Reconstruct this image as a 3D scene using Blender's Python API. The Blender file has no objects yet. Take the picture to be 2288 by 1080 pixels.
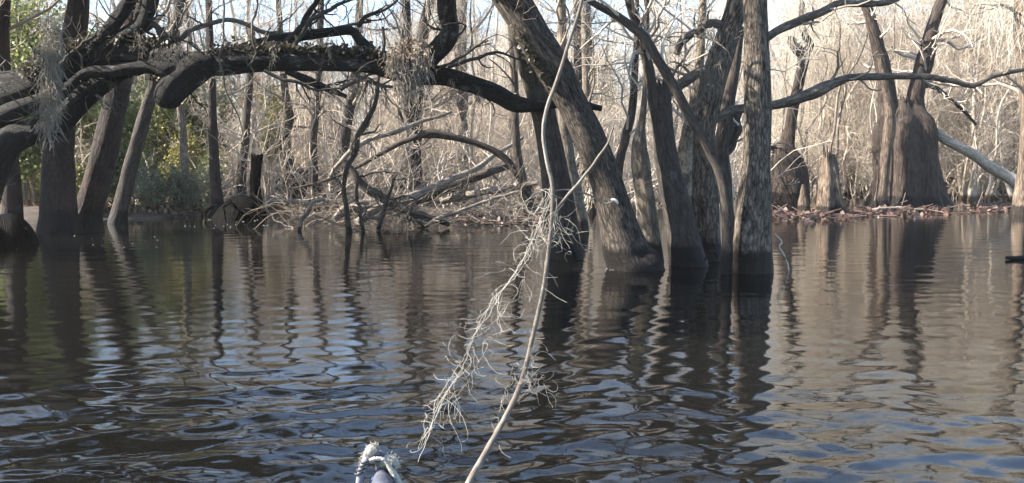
import bpy, math, random
import numpy as np
from mathutils import Vector
rs = np.random.RandomState(7); random.seed(7)
S = bpy.context.scene; COL = S.collection
R = math.radians

# ------------------------------------------------------------------ camera, sky, sun, exposure
H = 1.1; F = 1981.0; PITCH = math.atan(170 / F)
cam = bpy.data.cameras.new('camera'); camo = bpy.data.objects.new('camera', cam); COL.objects.link(camo)
cam.sensor_width = 36; cam.lens = 36 * F / 2288; cam.clip_start = 0.05; cam.clip_end = 600
camo.location = (0, 0, H); camo.rotation_euler = (math.pi / 2 - PITCH, 0, 0); S.camera = camo
SUN_EL, SUN_AZ = R(35), R(-93)          # azimuth measured from +Y (view direction) towards +X
sd = Vector((math.sin(SUN_AZ) * math.cos(SUN_EL), math.cos(SUN_AZ) * math.cos(SUN_EL), math.sin(SUN_EL)))
sl = bpy.data.lights.new('sun', 'SUN'); sl.energy = 5.0; sl.angle = R(0.5); sl.color = (1, 0.93, 0.83)
so = bpy.data.objects.new('sun', sl); COL.objects.link(so); so.rotation_euler = sd.to_track_quat('Z', 'Y').to_euler()
W = bpy.data.worlds.new('World'); S.world = W; W.use_nodes = True
wn = W.node_tree.nodes; bg = wn['Background']; sky = wn.new('ShaderNodeTexSky'); sky.sky_type = 'NISHITA'
sky.sun_disc = False; sky.sun_elevation = SUN_EL; sky.sun_rotation = SUN_AZ; sky.dust_density = 0.5; sky.ozone_density = 2.5
W.node_tree.links.new(sky.outputs[0], bg.inputs[0]); bg.inputs[1].default_value = 0.095
S.view_settings.view_transform = 'Standard'; S.view_settings.look = 'None'; S.view_settings.gamma = 1
S.view_settings.exposure = 2.22
S.render.engine = 'CYCLES'; S.cycles.max_bounces = 6; S.cycles.diffuse_bounces = 3; S.cycles.glossy_bounces = 3

# ------------------------------------------------------------------ helpers
cp, sp = math.cos(PITCH), math.sin(PITCH)
def at(x, y, D):                         # point seen at photo pixel (x, y), D metres ahead
    u = (x - 1144) / F; v = (540 - y) / F
    d = np.array([u, cp + v * sp, -sp + v * cp])
    return np.array([0, 0, H]) + d * (D / d[1])
def Dw(y):                               # distance of the water seen at row y
    v = (540 - y) / F
    return H * (cp + v * sp) / (sp - v * cp)
def norm(a): return a / np.maximum(np.linalg.norm(a, axis=-1, keepdims=True), 1e-9)

class MB:
    def __init__(s): s.v = []; s.q = []; s.t = []; s.a = []; s.n = 0
    def add(s, v, q=None, t=None, a=None):
        v = np.asarray(v, float).reshape(-1, 3)
        s.v.append(v); s.a.append(v if a is None else np.asarray(a, float).reshape(-1, 3))
        if q is not None and len(q): s.q.append(np.asarray(q) + s.n)
        if t is not None and len(t): s.t.append(np.asarray(t) + s.n)
        s.n += len(v); return s
    def tubes(s, P, Rd, sides=4, lump=0.0, lobes=0, lobe_fall=0.5, cap=False, jag=0.0, lobe_amp=0.0):
        P = np.asarray(P, float); Rd = np.asarray(Rd, float)
        if P.ndim == 2: P = P[None]; Rd = Rd[None]
        N, K, _ = P.shape
        T = norm(np.gradient(P, axis=1))
        mx = np.abs(T).max(axis=1); ref = np.eye(3)[np.argmin(mx, axis=1)][:, None, :]
        n1 = norm(np.cross(T, np.broadcast_to(ref, T.shape))); n2 = np.cross(T, n1)
        ang = np.arange(sides) * 2 * math.pi / sides
        L = np.concatenate([np.zeros((N, 1)), np.cumsum(np.linalg.norm(np.diff(P, axis=1), axis=2), axis=1)], axis=1)
        RR = np.repeat(Rd[:, :, None], sides, axis=2)
        if lump:
            m = np.zeros_like(RR); r0 = max(Rd.mean(), 1e-3)
            for _ in range(9):
                k = rs.randint(0, 7); f = rs.uniform(-1, 1) * 2.2 / r0 / 2
                m += np.sin(k * ang[None, None, :] + f * L[:, :, None] + rs.uniform(0, 6.28))
            RR = RR * (1 + lump * m / 3)
        if lobes:
            RR = RR * (1 + lobe_amp * np.exp(-L / lobe_fall)[:, :, None] * np.cos(lobes * ang + 0.7 * np.sin(2 * ang + 1))[None, None, :])
        c, sn = np.cos(ang), np.sin(ang)
        V = P[:, :, None, :] + RR[..., None] * (c[None, None, :, None] * n1[:, :, None, :] + sn[None, None, :, None] * n2[:, :, None, :])
        if jag:
            V[:, -1] += T[:, -1][:, None, :] * (rs.rand(N, sides, 1) - 0.3) * jag
            V[:, -2] += T[:, -2][:, None, :] * (rs.rand(N, sides, 1) - 0.5) * jag * 0.4
        r0 = Rd.mean(axis=1)[:, None, None]
        A = np.stack([np.broadcast_to(r0 * c, RR.shape), np.broadcast_to(r0 * sn, RR.shape), np.broadcast_to(L[:, :, None], RR.shape)], axis=-1)
        A = A + rs.rand(N, 1, 1, 3) * 5
        i = np.arange(N)[:, None, None] * K * sides + np.arange(K - 1)[None, :, None] * sides
        j = np.arange(sides)[None, None, :]; j2 = (j + 1) % sides
        q = np.stack([i + j, i + j2, i + sides + j2, i + sides + j], axis=-1).reshape(-1, 4)
        s.add(V, q, None, A)
        if cap:
            for n in range(N):
                for k, sg in ((0, 1), (K - 1, -1)):
                    ring = V[n, k]; ce = ring.mean(axis=0)
                    if jag and k: ce = ce - T[n, k] * jag * 0.8
                    o = np.arange(sides)
                    tri = np.stack([np.full(sides, sides), (o + 1) % sides if sg > 0 else o, o if sg > 0 else (o + 1) % sides], axis=1)
                    s.add(np.vstack([ring, ce]), None, tri, np.vstack([A[n, k], A[n, k].mean(axis=0)]))
        return s
    def leaves(s, P, size, droop=0.0, asp=0.45):
        P = np.asarray(P); N = len(P); sz = size * rs.uniform(0.6, 1.3, (N, 1))
        d = norm(rs.randn(N, 3) + np.array([0, 0, -droop])); w = norm(np.cross(d, rs.randn(N, 3)))
        n = np.cross(d, w) * 0.15
        V = np.stack([P, P + (d * .5 + w * asp + n) * sz, P + d * sz, P + (d * .5 - w * asp + n) * sz], axis=1)
        a = np.repeat(rs.rand(N, 1, 3) * 9, 4, axis=1)
        s.add(V, np.arange(N * 4).reshape(-1, 4), None, a); return s
    def build(s, name, mat, parent=None, loc=None, smooth=True):
        v = np.vstack(s.v); a = np.vstack(s.a)
        if loc is not None: v = v - np.asarray(loc)
        q = np.vstack(s.q) if s.q else np.zeros((0, 4), int); t = np.vstack(s.t) if s.t else np.zeros((0, 3), int)
        me = bpy.data.meshes.new(name)
        me.vertices.add(len(v)); me.vertices.foreach_set('co', v.astype(np.float32).ravel())
        me.loops.add(q.size + t.size); me.loops.foreach_set('vertex_index', np.concatenate([q.ravel(), t.ravel()]).astype(np.int32))
        me.polygons.add(len(q) + len(t))
        me.polygons.foreach_set('loop_start', np.concatenate([np.arange(len(q)) * 4, q.size + np.arange(len(t)) * 3]).astype(np.int32))
        me.update(calc_edges=True)
        me.polygons.foreach_set('use_smooth', np.full(len(q) + len(t), smooth))
        at_ = me.attributes.new('bk', 'FLOAT_VECTOR', 'POINT'); at_.data.foreach_set('vector', a.astype(np.float32).ravel())
        me.materials.append(mat); me.validate()
        o = bpy.data.objects.new(name, me); COL.objects.link(o)
        if parent is not None: o.parent = parent
        return o

def spline(pts, rad, step):
    pts = np.asarray(pts, float); rad = np.asarray(rad, float); n = len(pts)
    if n == 2: 
        pts = np.vstack([pts[0], pts.mean(axis=0), pts[1]]); rad = np.array([rad[0], rad.mean(), rad[1]]); n = 3
    e = np.vstack([2 * pts[0] - pts[1], pts, 2 * pts[-1] - pts[-2]])
    op, orr = [], []
    for i in range(n - 1):
        p0, p1, p2, p3 = e[i:i + 4]; m = max(2, int(np.linalg.norm(p2 - p1) / step))
        t = (np.arange(m) / m)[:, None]
        op.append(.5 * (2 * p1 + (p2 - p0) * t + (2 * p0 - 5 * p1 + 4 * p2 - p3) * t ** 2 + (3 * p1 - p0 - 3 * p2 + p3) * t ** 3))
        tt = t[:, 0]; tt = tt * tt * (3 - 2 * tt); orr.append(rad[i] * (1 - tt) + rad[i + 1] * tt)
    op.append(pts[-1:]); orr.append(rad[-1:])
    return np.vstack(op), np.concatenate(orr)

def px(path, D):                         # [(x, y, half width px[, D])] -> world points, radii
    P, r = [], []
    for p in path:
        d = p[3] if len(p) > 3 else D
        P.append(at(p[0], p[1], d)); r.append(p[2] * d / F)
    return np.array(P), np.array(r)

def wob(P, amp):                         # small natural wander
    n = len(P); 
    for k in range(3):
        f = rs.uniform(.5, 1.6) * (k + 1) * 6.28 / max(n, 2) * 2; ph = rs.uniform(0, 6.28, 3)
        P = P + amp / (k + 1) * np.sin(np.arange(n)[:, None] * f + ph) * np.array([1, 1, .5]) * np.minimum(1, np.arange(n) / 4)[:, None]
    return P

def grow(P, Rd, n, ln, ang=(30, 70), up=0.0, wig=0.25, rr=0.5, K=6, t0=0.25, t1=1.0, rmin=0.003):
    N, Kp, _ = P.shape
    par = np.repeat(np.arange(N), n); t = rs.uniform(t0, t1, len(par)) * (Kp - 1)
    i = np.minimum(t.astype(int), Kp - 2); f = (t - i)[:, None]
    s = P[par, i] * (1 - f) + P[par, i + 1] * f; r = Rd[par, i] * (1 - f[:, 0]) + Rd[par, i + 1] * f[:, 0]
    T = norm(P[par, i + 1] - P[par, i]); sd_ = norm(np.cross(T, rs.randn(len(par), 3)))
    a = np.radians(rs.uniform(ang[0], ang[1], len(par)))[:, None]
    d = T * np.cos(a) + sd_ * np.sin(a)
    L = rs.uniform(ln[0], ln[1], len(par))[:, None]
    out = [s]; p = s
    for k in range(K - 1):
        d = norm(d + wig * rs.randn(len(par), 3) + np.array([0, 0, up])); p = p + d * L / (K - 1); out.append(p)
    r = np.maximum(np.minimum(r * rr, r * .8), rmin)
    R2 = r[:, None] * np.linspace(1, 0.35, K)[None, :]
    return np.stack(out, axis=1), R2

def rsamp(P, Rd, K):
    i = np.linspace(0, len(P) - 1, K); a = np.floor(i).astype(int); b = np.minimum(a + 1, len(P) - 1); f = i - a
    return (P[a] * (1 - f[:, None]) + P[b] * f[:, None])[None], (Rd[a] * (1 - f) + Rd[b] * f)[None]

def tag(o, label, cat=None, group=None, kind=None):
    o['label'] = label
    if cat: o['category'] = cat
    if group: o['group'] = group
    if kind: o['kind'] = kind
    return o
def thing(name, label, cat, loc, group=None):
    o = bpy.data.objects.new(name, None); COL.objects.link(o); o.location = [float(c) for c in loc]; o.empty_display_size = .2
    return tag(o, label, cat, group)
def copy_tree(o, loc, rz, sc, tilt=(0, 0)):
    c = o.copy(); COL.objects.link(c); c.location = loc; c.rotation_euler = (tilt[0], tilt[1], rz); c.scale = (sc[0], sc[0], sc[1])
    for ch in o.children:
        d = ch.copy(); COL.objects.link(d); d.parent = c
    return c

# ------------------------------------------------------------------ materials
def mat(name):
    m = bpy.data.materials.new(name); m.use_nodes = True; nt = m.node_tree
    b = nt.nodes['Principled BSDF']; return m, nt, b
def nd(nt, typ, **kw):
    n = nt.nodes.new(typ)
    for k, v in kw.items():
        if k in n.inputs: n.inputs[k].default_value = v
        else: setattr(n, k, v)
    return n
def ramp(nt, fac, stops):
    r = nt.nodes.new('ShaderNodeValToRGB'); nt.links.new(fac, r.inputs[0]); e = r.color_ramp.elements
    while len(e) < len(stops): e.new(0.5)
    for i, (p, c) in enumerate(stops): e[i].position = p; e[i].color = (*c, 1) if len(c) == 3 else c
    return r.outputs[0]
def mix(nt, f, a, b, typ='MIX'):
    m = nt.nodes.new('ShaderNodeMix'); m.data_type = 'RGBA'; m.blend_type = typ
    for i, v in ((0, f), (6, a), (7, b)):
        if isinstance(v, (int, float)): m.inputs[i].default_value = v
        elif isinstance(v, tuple): m.inputs[i].default_value = (*v, 1)
        else: nt.links.new(v, m.inputs[i])
    return m.outputs[2]
def mapr(nt, v, a, b, c=0.0, d=1.0):
    m = nt.nodes.new('ShaderNodeMapRange'); nt.links.new(v, m.inputs[0])
    for i, x in enumerate((a, b, c, d)): m.inputs[i + 1].default_value = x
    return m.outputs[0]
def math_(nt, op, a, b):
    m = nt.nodes.new('ShaderNodeMath'); m.operation = op
    for i, v in enumerate((a, b)):
        if isinstance(v, (int, float)): m.inputs[i].default_value = v
        else: nt.links.new(v, m.inputs[i])
    return m.outputs[0]

def bark(name, lo, hi, lichen=(.30, .31, .27), lich=0.55, scale=26, bump=0.6, wet=0.26, vs=0.22, blotch=None):
    m, nt, b = mat(name); L = nt.links
    a = nd(nt, 'ShaderNodeAttribute', attribute_name='bk')
    mp = nd(nt, 'ShaderNodeMapping'); mp.inputs['Scale'].default_value = (1, 1, vs); L.new(a.outputs['Vector'], mp.inputs[0])
    n1 = nd(nt, 'ShaderNodeTexNoise', Scale=scale, Detail=6.0, Roughness=0.65, Distortion=0.4); L.new(mp.outputs[0], n1.inputs['Vector'])
    vo = nd(nt, 'ShaderNodeTexVoronoi', Scale=scale * 1.3, feature='DISTANCE_TO_EDGE'); 
    mx = nd(nt, 'ShaderNodeVectorMath', operation='ADD'); L.new(mp.outputs[0], mx.inputs[0])
    nz = nd(nt, 'ShaderNodeVectorMath', operation='SCALE'); nz.inputs['Scale'].default_value = 0.07
    L.new(n1.outputs['Color'], nz.inputs[0]); L.new(nz.outputs[0], mx.inputs[1]); L.new(mx.outputs[0], vo.inputs['Vector'])
    fur = mapr(nt, vo.outputs['Distance'], 0.0, 0.22)
    hgt = math_(nt, 'ADD', math_(nt, 'MULTIPLY', fur, 0.28), n1.outputs['Fac'])
    col = ramp(nt, hgt, [(0.42, lo), (0.70, tuple((l + h) / 2 for l, h in zip(lo, hi))), (0.92, hi)])
    n2 = nd(nt, 'ShaderNodeTexNoise', Scale=3.2, Detail=7.0, Roughness=0.7); L.new(a.outputs['Vector'], n2.inputs['Vector'])
    lf = mapr(nt, n2.outputs['Fac'], lich, lich + 0.09)
    lf = math_(nt, 'MULTIPLY', lf, mapr(nt, n1.outputs['Fac'], 0.35, 0.6))
    col = mix(nt, lf, col, lichen)
    if blotch:
        n3 = nd(nt, 'ShaderNodeTexNoise', Scale=1.5, Detail=4.0); L.new(a.outputs['Vector'], n3.inputs['Vector'])
        col = mix(nt, mapr(nt, n3.outputs['Fac'], 0.5, 0.68), col, blotch)
    rough = 0.9
    if wet:
        g = nd(nt, 'ShaderNodeNewGeometry'); sx = nd(nt, 'ShaderNodeSeparateXYZ'); L.new(g.outputs['Position'], sx.inputs[0])
        n4 = nd(nt, 'ShaderNodeTexNoise', Scale=9.0, Detail=4.0); L.new(g.outputs['Position'], n4.inputs['Vector'])
        zz = math_(nt, 'ADD', sx.outputs['Z'], math_(nt, 'MULTIPLY', math_(nt, 'SUBTRACT', n4.outputs['Fac'], 0.5), 0.16))
        wf = mapr(nt, zz, wet * 0.85, wet * 1.1, 1.0, 0.0)
        col = mix(nt, wf, col, mix(nt, 1.0, col, (.11, .085, .07), 'MULTIPLY'))
        L.new(mapr(nt, wf, 0, 1, 0.9, 0.62), b.inputs['Roughness'])
    else: b.inputs['Roughness'].default_value = rough
    L.new(col, b.inputs['Base Color'])
    bp = nd(nt, 'ShaderNodeBump', Strength=bump, Distance=0.03); L.new(hgt, bp.inputs['Height']); L.new(bp.outputs[0], b.inputs['Normal'])
    b.inputs['Specular IOR Level'].default_value = 0.25
    return m
def twigmat(name, cols, scale=0.8, wet=0.0):
    m, nt, b = mat(name); L = nt.links
    oi = nd(nt, 'ShaderNodeObjectInfo'); a = nd(nt, 'ShaderNodeAttribute', attribute_name='bk')
    n = nd(nt, 'ShaderNodeTexNoise', Scale=scale, Detail=4.0, Roughness=0.7); L.new(a.outputs['Vector'], n.inputs['Vector'])
    f = math_(nt, 'ADD', math_(nt, 'MULTIPLY', n.outputs['Fac'], 0.9), math_(nt, 'MULTIPLY', math_(nt, 'SUBTRACT', oi.outputs['Random'], 0.5), 0.6))
    col = ramp(nt, f, [(0.15 + 0.65 * i / (len(cols) - 1), c) for i, c in enumerate(cols)])
    if wet:
        g = nd(nt, 'ShaderNodeNewGeometry'); sx = nd(nt, 'ShaderNodeSeparateXYZ'); L.new(g.outputs['Position'], sx.inputs[0])
        col = mix(nt, mapr(nt, sx.outputs['Z'], wet * .6, wet * 1.5, 1, 0), col, mix(nt, 1.0, col, (.22, .19, .17), 'MULTIPLY'))
    L.new(col, b.inputs['Base Color']); b.inputs['Roughness'].default_value = 0.9; b.inputs['Specular IOR Level'].default_value = 0.2
    return m
def leafmat(name, cols, trans=0.35):
    m, nt, b = mat(name); L = nt.links
    a = nd(nt, 'ShaderNodeAttribute', attribute_name='bk'); n = nd(nt, 'ShaderNodeTexWhiteNoise'); L.new(a.outputs['Vector'], n.inputs['Vector'])
    col = ramp(nt, n.outputs['Value'], [(i / (len(cols) - 1), c) for i, c in enumerate(cols)])
    L.new(col, b.inputs['Base Color']); b.inputs['Roughness'].default_value = 0.55
    t = nd(nt, 'ShaderNodeBsdfTranslucent'); L.new(col, t.inputs[0]); ms = nd(nt, 'ShaderNodeMixShader'); ms.inputs[0].default_value = trans
    L.new(b.outputs[0], ms.inputs[1]); L.new(t.outputs[0], ms.inputs[2]); L.new(ms.outputs[0], nt.nodes['Material Output'].inputs[0])
    return m
def plain(name, c, rough=0.7, nscale=20, var=0.25, bump=0.0):
    m, nt, b = mat(name); L = nt.links
    tc = nd(nt, 'ShaderNodeTexCoord'); n = nd(nt, 'ShaderNodeTexNoise', Scale=nscale, Detail=5.0); L.new(tc.outputs['Object'], n.inputs['Vector'])
    L.new(ramp(nt, n.outputs['Fac'], [(0.3, tuple(x * (1 - var) for x in c)), (0.7, tuple(min(1, x * (1 + var)) for x in c))]), b.inputs['Base Color'])
    b.inputs['Roughness'].default_value = rough
    if bump:
        bp = nd(nt, 'ShaderNodeBump', Strength=bump, Distance=0.01); L.new(n.outputs['Fac'], bp.inputs['Height']); L.new(bp.outputs[0], b.inputs['Normal'])
    return m

M_OAK = bark('oak bark', (.0095, .0085, .0077), (.042, .037, .033), (.15, .152, .138), 0.58, 30, 0.9, 0.2, 0.45)
M_BIG = bark('rough trunk bark', (.02, .016, .0125), (.23, .187, .145), (.30, .26, .21), 0.64, 30, 1.0, 0.24, 0.2)
M_RUF = bark('shade-darkened rough bark', (.011, .009, .0072), (.13, .104, .082), (.18, .157, .13), 0.64, 30, 1.0, 0.24, 0.2)  # darker copy of the rough trunk bark, shade of the leaning trunk put into colour
M_SMOOTH = bark('grey trunk bark', (.025, .0205, .017), (.08, .066, .055), (.15, .135, .115), 0.62, 26, 0.6, 0.24, 0.2)
M_PALE = bark('pale trunk bark', (.07, .056, .043), (.24, .2, .155), (.32, .28, .22), 0.58, 22, 0.6, 0.24, 0.2)
M_MOTT = bark('mottled pale bark', (.035, .027, .02), (.27, .215, .15), (.34, .28, .2), 0.5, 22, 0.8, 0.26, 0.3)
M_LEFT = bark('dark brown bark', (.0155, .0117, .0103), (.058, .0435, .037), (.10, .085, .075), 0.62, 22, 0.8, 0.38, 0.2, (.062, .036, .031))
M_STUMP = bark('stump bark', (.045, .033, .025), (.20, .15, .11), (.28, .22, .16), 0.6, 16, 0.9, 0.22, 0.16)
M_LIMB = bark('limb bark lightened for sun', (.05, .04, .032), (.19, .16, .13), (.26, .23, .19), 0.6, 26, 0.5, 0, 0.2)  # paler tone stands in for sun and haze on the limbs
M_BLEACH = bark('bleached log', (.2, .17, .13), (.5, .43, .34), (.55, .48, .4), 0.55, 24, 0.5, 0.05, 0.1)  # bleached wood, lightened further to stand in for sunlight on the slanting log
M_STUMPD = bark('shade-darkened stump bark', (.02, .015, .0125), (.085, .063, .05), (.13, .1, .08), 0.62, 16, 0.9, 0.3, 0.16)  # stump bark with the shadow over the right-hand trunks painted into it
M_LOG = bark('dead pale wood', (.09, .073, .057), (.34, .285, .23), (.4, .35, .29), 0.55, 24, 0.5, 0.07, 0.1)
M_WET = bark('soaked black wood', (.005, .0042, .0035), (.014, .0115, .0095), (.02, .018, .016), 0.66, 20, 0.8, 0.7, 0.2)
M_WET.node_tree.nodes['Principled BSDF'].inputs['Specular IOR Level'].default_value = 0.03
M_DLOG = bark('dark dead wood', (.022, .0175, .014), (.105, .083, .066), (.19, .16, .13), 0.66, 24, 0.6, 0.1, 0.12)
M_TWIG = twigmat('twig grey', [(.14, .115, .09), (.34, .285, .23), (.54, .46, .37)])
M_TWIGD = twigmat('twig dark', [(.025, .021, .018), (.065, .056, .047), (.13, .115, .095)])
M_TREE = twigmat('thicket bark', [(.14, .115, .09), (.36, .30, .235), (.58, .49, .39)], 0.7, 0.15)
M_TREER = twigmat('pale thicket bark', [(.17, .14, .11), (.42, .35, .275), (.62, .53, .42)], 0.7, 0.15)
M_TREEL = twigmat('thicket bark darkened for shade', [(.06, .052, .042), (.19, .165, .13), (.38, .34, .27)], 0.7, 0.15)  # thicket bark with the left bank's shade put into the colour
M_CROWN = twigmat('thicket twigs', [(.24, .20, .155), (.46, .385, .305), (.64, .545, .44)], 2.0)
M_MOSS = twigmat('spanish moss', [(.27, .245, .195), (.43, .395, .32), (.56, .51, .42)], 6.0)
M_MOSSD = twigmat('moss darkened for shade', [(.10, .088, .07), (.19, .165, .135), (.28, .245, .2)], 6.0)  # moss colour lowered to imitate hanging in shade
M_MOSSN = twigmat('dry moss strands', [(.19, .17, .14), (.30, .275, .23), (.40, .37, .315)], 6.0)
M_VINE = bark('vine bark', (.10, .08, .062), (.24, .205, .17), (.30, .265, .23), 0.5, 120, 0.4, 0, 0.25)
M_LEAFD = leafmat('dark evergreen leaf', [(.018, .028, .010), (.04, .055, .016), (.075, .09, .03)])
M_LEAFG = leafmat('green leaf', [(.06, .085, .025), (.15, .18, .05), (.30, .31, .10)])
M_LEAFY = leafmat('yellow green leaf', [(.11, .12, .03), (.24, .23, .055), (.34, .28, .07)])
M_LEAFGG = leafmat('grey green leaf', [(.08, .105, .065), (.16, .195, .12), (.28, .30, .20)])
M_LEAFR = leafmat('reddish bud', [(.24, .12, .08), (.36, .2, .13), (.45, .3, .2)])
M_LEAFB = leafmat('dead brown leaf', [(.06, .04, .025), (.15, .10, .06), (.26, .19, .12)])
M_FERN = leafmat('withered fern', [(.02, .018, .012), (.06, .05, .03), (.13, .11, .07)])
M_LITTER = leafmat('red brown litter', [(.035, .018, .013), (.10, .055, .038), (.22, .15, .115)], 0.1)

# ------------------------------------------------------------------ ground under the swamp
def edge_d(x, y):                         # distance at which the bank rises out of the water
    a = np.arctan2(x, y)
    e = 19.5 + 16 / (1 + np.exp(-(a - 0.2) * 22)) + 1.2 * np.sin(a * 17) + 0.7 * np.sin(a * 41 + 1)
    return e
def ground_z(x, y):
    d = np.hypot(x, y) - edge_d(x, y); d = np.where(y < 0, -5 - 0 * d, d)
    z = -0.7 + 0.85 / (1 + np.exp(-d * 1.6)) + np.clip(d, 0, 80) * 0.006
    return z + 0.05 * np.sin(x * 1.7 + y) + 0.05 * np.sin(x * .6 - y * 1.3)
gx, gy = np.meshgrid(np.linspace(-130, 130, 330), np.concatenate([np.linspace(-40, 12, 20), np.linspace(12.5, 48, 160), np.linspace(50, 220, 40)]))
gz = ground_z(gx, gy); nr, nc = gx.shape
idx = np.arange(nr * nc).reshape(nr, nc)
gq = np.stack([idx[:-1, :-1], idx[:-1, 1:], idx[1:, 1:], idx[1:, :-1]], axis=-1).reshape(-1, 4)
mg, nt, b = mat('swamp floor'); L = nt.links
tc = nd(nt, 'ShaderNodeTexCoord'); n = nd(nt, 'ShaderNodeTexNoise', Scale=2.5, Detail=9.0, Roughness=0.75); L.new(tc.outputs['Object'], n.inputs['Vector'])
L.new(ramp(nt, n.outputs['Fac'], [(0.3, (.015, .011, .008)), (0.5, (.055, .04, .027)), (0.7, (.12, .09, .062))]), b.inputs['Base Color']); b.inputs['Roughness'].default_value = 1
bp = nd(nt, 'ShaderNodeBump', Strength=1.0, Distance=0.08); L.new(n.outputs['Fac'], bp.inputs['Height']); L.new(bp.outputs[0], b.inputs['Normal'])
g = MB().add(np.stack([gx, gy, gz], axis=-1), gq).build('ground', mg); g['kind'] = 'structure'; g['label'] = 'leaf littered swamp floor and bank'

# ------------------------------------------------------------------ water: one rippled sheet
na = 620
ang = np.concatenate([np.linspace(-180, -50, 40, endpoint=False), np.linspace(-50, 50, na, endpoint=False), np.linspace(50, 180, 40)]) * math.pi / 180
dist = np.concatenate([[0.02, 0.3, 0.6], np.geomspace(0.9, 50, 1000), [60, 80, 110]])
A, D_ = np.meshgrid(ang, dist); wx = D_ * np.sin(A); wy = D_ * np.cos(A)
sp_r = D_ * math.log(50 / .9) / 1000; sp_a = D_ * R(100) / na; sp_m = np.maximum(sp_r, sp_a)
hz = np.zeros_like(wx)
fade = 0.19 + 0.81 / (1 + np.exp((D_ - 4.1) / .75))
fade = fade * (1 + 1.0 / (1 + np.exp((wx + 0.1) / .5)) / (1 + np.exp((D_ - 5) / .6)))
front = (np.abs(A) < R(49.5)) & (D_ > 0.8)
mod1 = 1 + .5 * np.sin(wx * .9 + wy * .5 + 1) * np.sin(wy * .8 - wx * .35)
for k in range(110):
    lam = math.exp(rs.uniform(math.log(.05), math.log(.7))); th = rs.normal(math.pi / 2 + .12, .42); kk = 2 * math.pi / lam
    slope = 0.0118 * (1.2 if .12 < lam < .5 else .75); ph = rs.uniform(0, 6.28)
    att = np.clip((lam / sp_m - 3) / 4, 0, 1)
    arg = kk * (math.cos(th) * wx + math.sin(th) * wy) + ph + .5 * np.sin(.8 * wx * rs.uniform(.5, 1.5) + .7 * wy * rs.uniform(.5, 1.5) + ph)
    hz += slope / kk * np.sin(arg) * att * (mod1 if k % 2 else 2 - mod1)
hz = hz * fade * front
nr, nc = wx.shape; idx = np.arange(nr * nc).reshape(nr, nc)
wq = np.stack([idx[:-1, :-1], idx[:-1, 1:], idx[1:, 1:], idx[1:, :-1]], axis=-1)[:, :, ::-1].reshape(-1, 4)
mw, nt, b = mat('dark tannin water'); L = nt.links
b.inputs['Base Color'].default_value = (.005, .0048, .004, 1); b.inputs['Roughness'].default_value = 0.0; b.inputs['IOR'].default_value = 1.333
tc = nd(nt, 'ShaderNodeTexCoord'); mp = nd(nt, 'ShaderNodeMapping'); mp.inputs['Scale'].default_value = (1, 2.6, 1); L.new(tc.outputs['Object'], mp.inputs[0])
n = nd(nt, 'ShaderNodeTexNoise', Scale=9.0, Detail=3.0, Roughness=0.55, Distortion=0.6); L.new(mp.outputs[0], n.inputs['Vector'])
bp = nd(nt, 'ShaderNodeBump', Strength=0.04, Distance=0.02); L.new(n.outputs['Fac'], bp.inputs['Height']); L.new(bp.outputs[0], b.inputs['Normal'])
w = MB().add(np.stack([wx, wy, hz], axis=-1), wq).build('water', mw); w['kind'] = 'structure'; w['label'] = 'dark rippled swamp water'

# ------------------------------------------------------------------ traced trees
def twigs(mb, P, Rd, spec, sides=3, t0=.3, up=.05):
    """spec: list of (count per parent, (len), radius ratio) levels grown from one path"""
    p, r = rsamp(P, Rd, 24)
    first = True
    for (n, ln, rr) in spec:
        p, r = grow(p, r, n, ln, (25, 75), up, .28, rr, 7, t0 if first else .15)
        mb.tubes(p, r, 5 if first else sides); first = False
    return p, r
def traced(path, D, step=.06, wobble=.0):
    P, r = px(path, D); P, r = spline(P, r, step)
    if wobble: P = wob(P, wobble)
    return P, r
def tree(name, label, D, trunk, mtrunk, limbs=(), spec=((10, (.8, 2.0), .35), (7, (.3, .9), .5)), sides=26, lump=.05, cat='tree',
         group=None, twig_t0=.55, crown_mat=None, limb_mat=None, lobes=0, lobe_amp=0, jag=0, step=.06, limb_twigs=(6, (.2, .7), .35), lobe_fall=.5):
    P, r = traced(trunk, D, step)
    bx, by, bz = P[0]; loc = np.array([bx, by, 0.0])
    root = thing(name, label, cat, loc, group)
    P0 = P.copy(); r0 = r.copy()
    P = np.vstack([P[:1] - np.array([0, 0, .5]), P]); r = np.concatenate([r[:1] * 1.1, r])
    MB().tubes(P, r, sides, lump, lobes, lobe_fall, True, jag, lobe_amp).build('trunk', mtrunk, root, loc)
    mb = MB(); any_ = False
    for lp in limbs:
        lD = D; Pl, rl = traced(lp, lD, .05, .012)
        MB().tubes(Pl, rl, 12, .06, cap=True).build('limb', limb_mat or mtrunk, root, loc)
        if limb_twigs:
            p, q = rsamp(Pl, rl, 16); p, q = grow(p, q, limb_twigs[0], limb_twigs[1], (30, 80), .03, .3, limb_twigs[2], 7, .15); mb.tubes(p, q, 4)
            p, q = grow(p, q, 4, (.1, .4), (30, 70), 0, .3, .55, 5, .2, rmin=.0025); mb.tubes(p, q, 3); any_ = True
    if spec:
        twigs(mb, P0, r0, spec, 3, twig_t0); any_ = True
    if any_: mb.build('crown', crown_mat or M_TWIG, root, loc)
    return root, P0, r0

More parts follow.
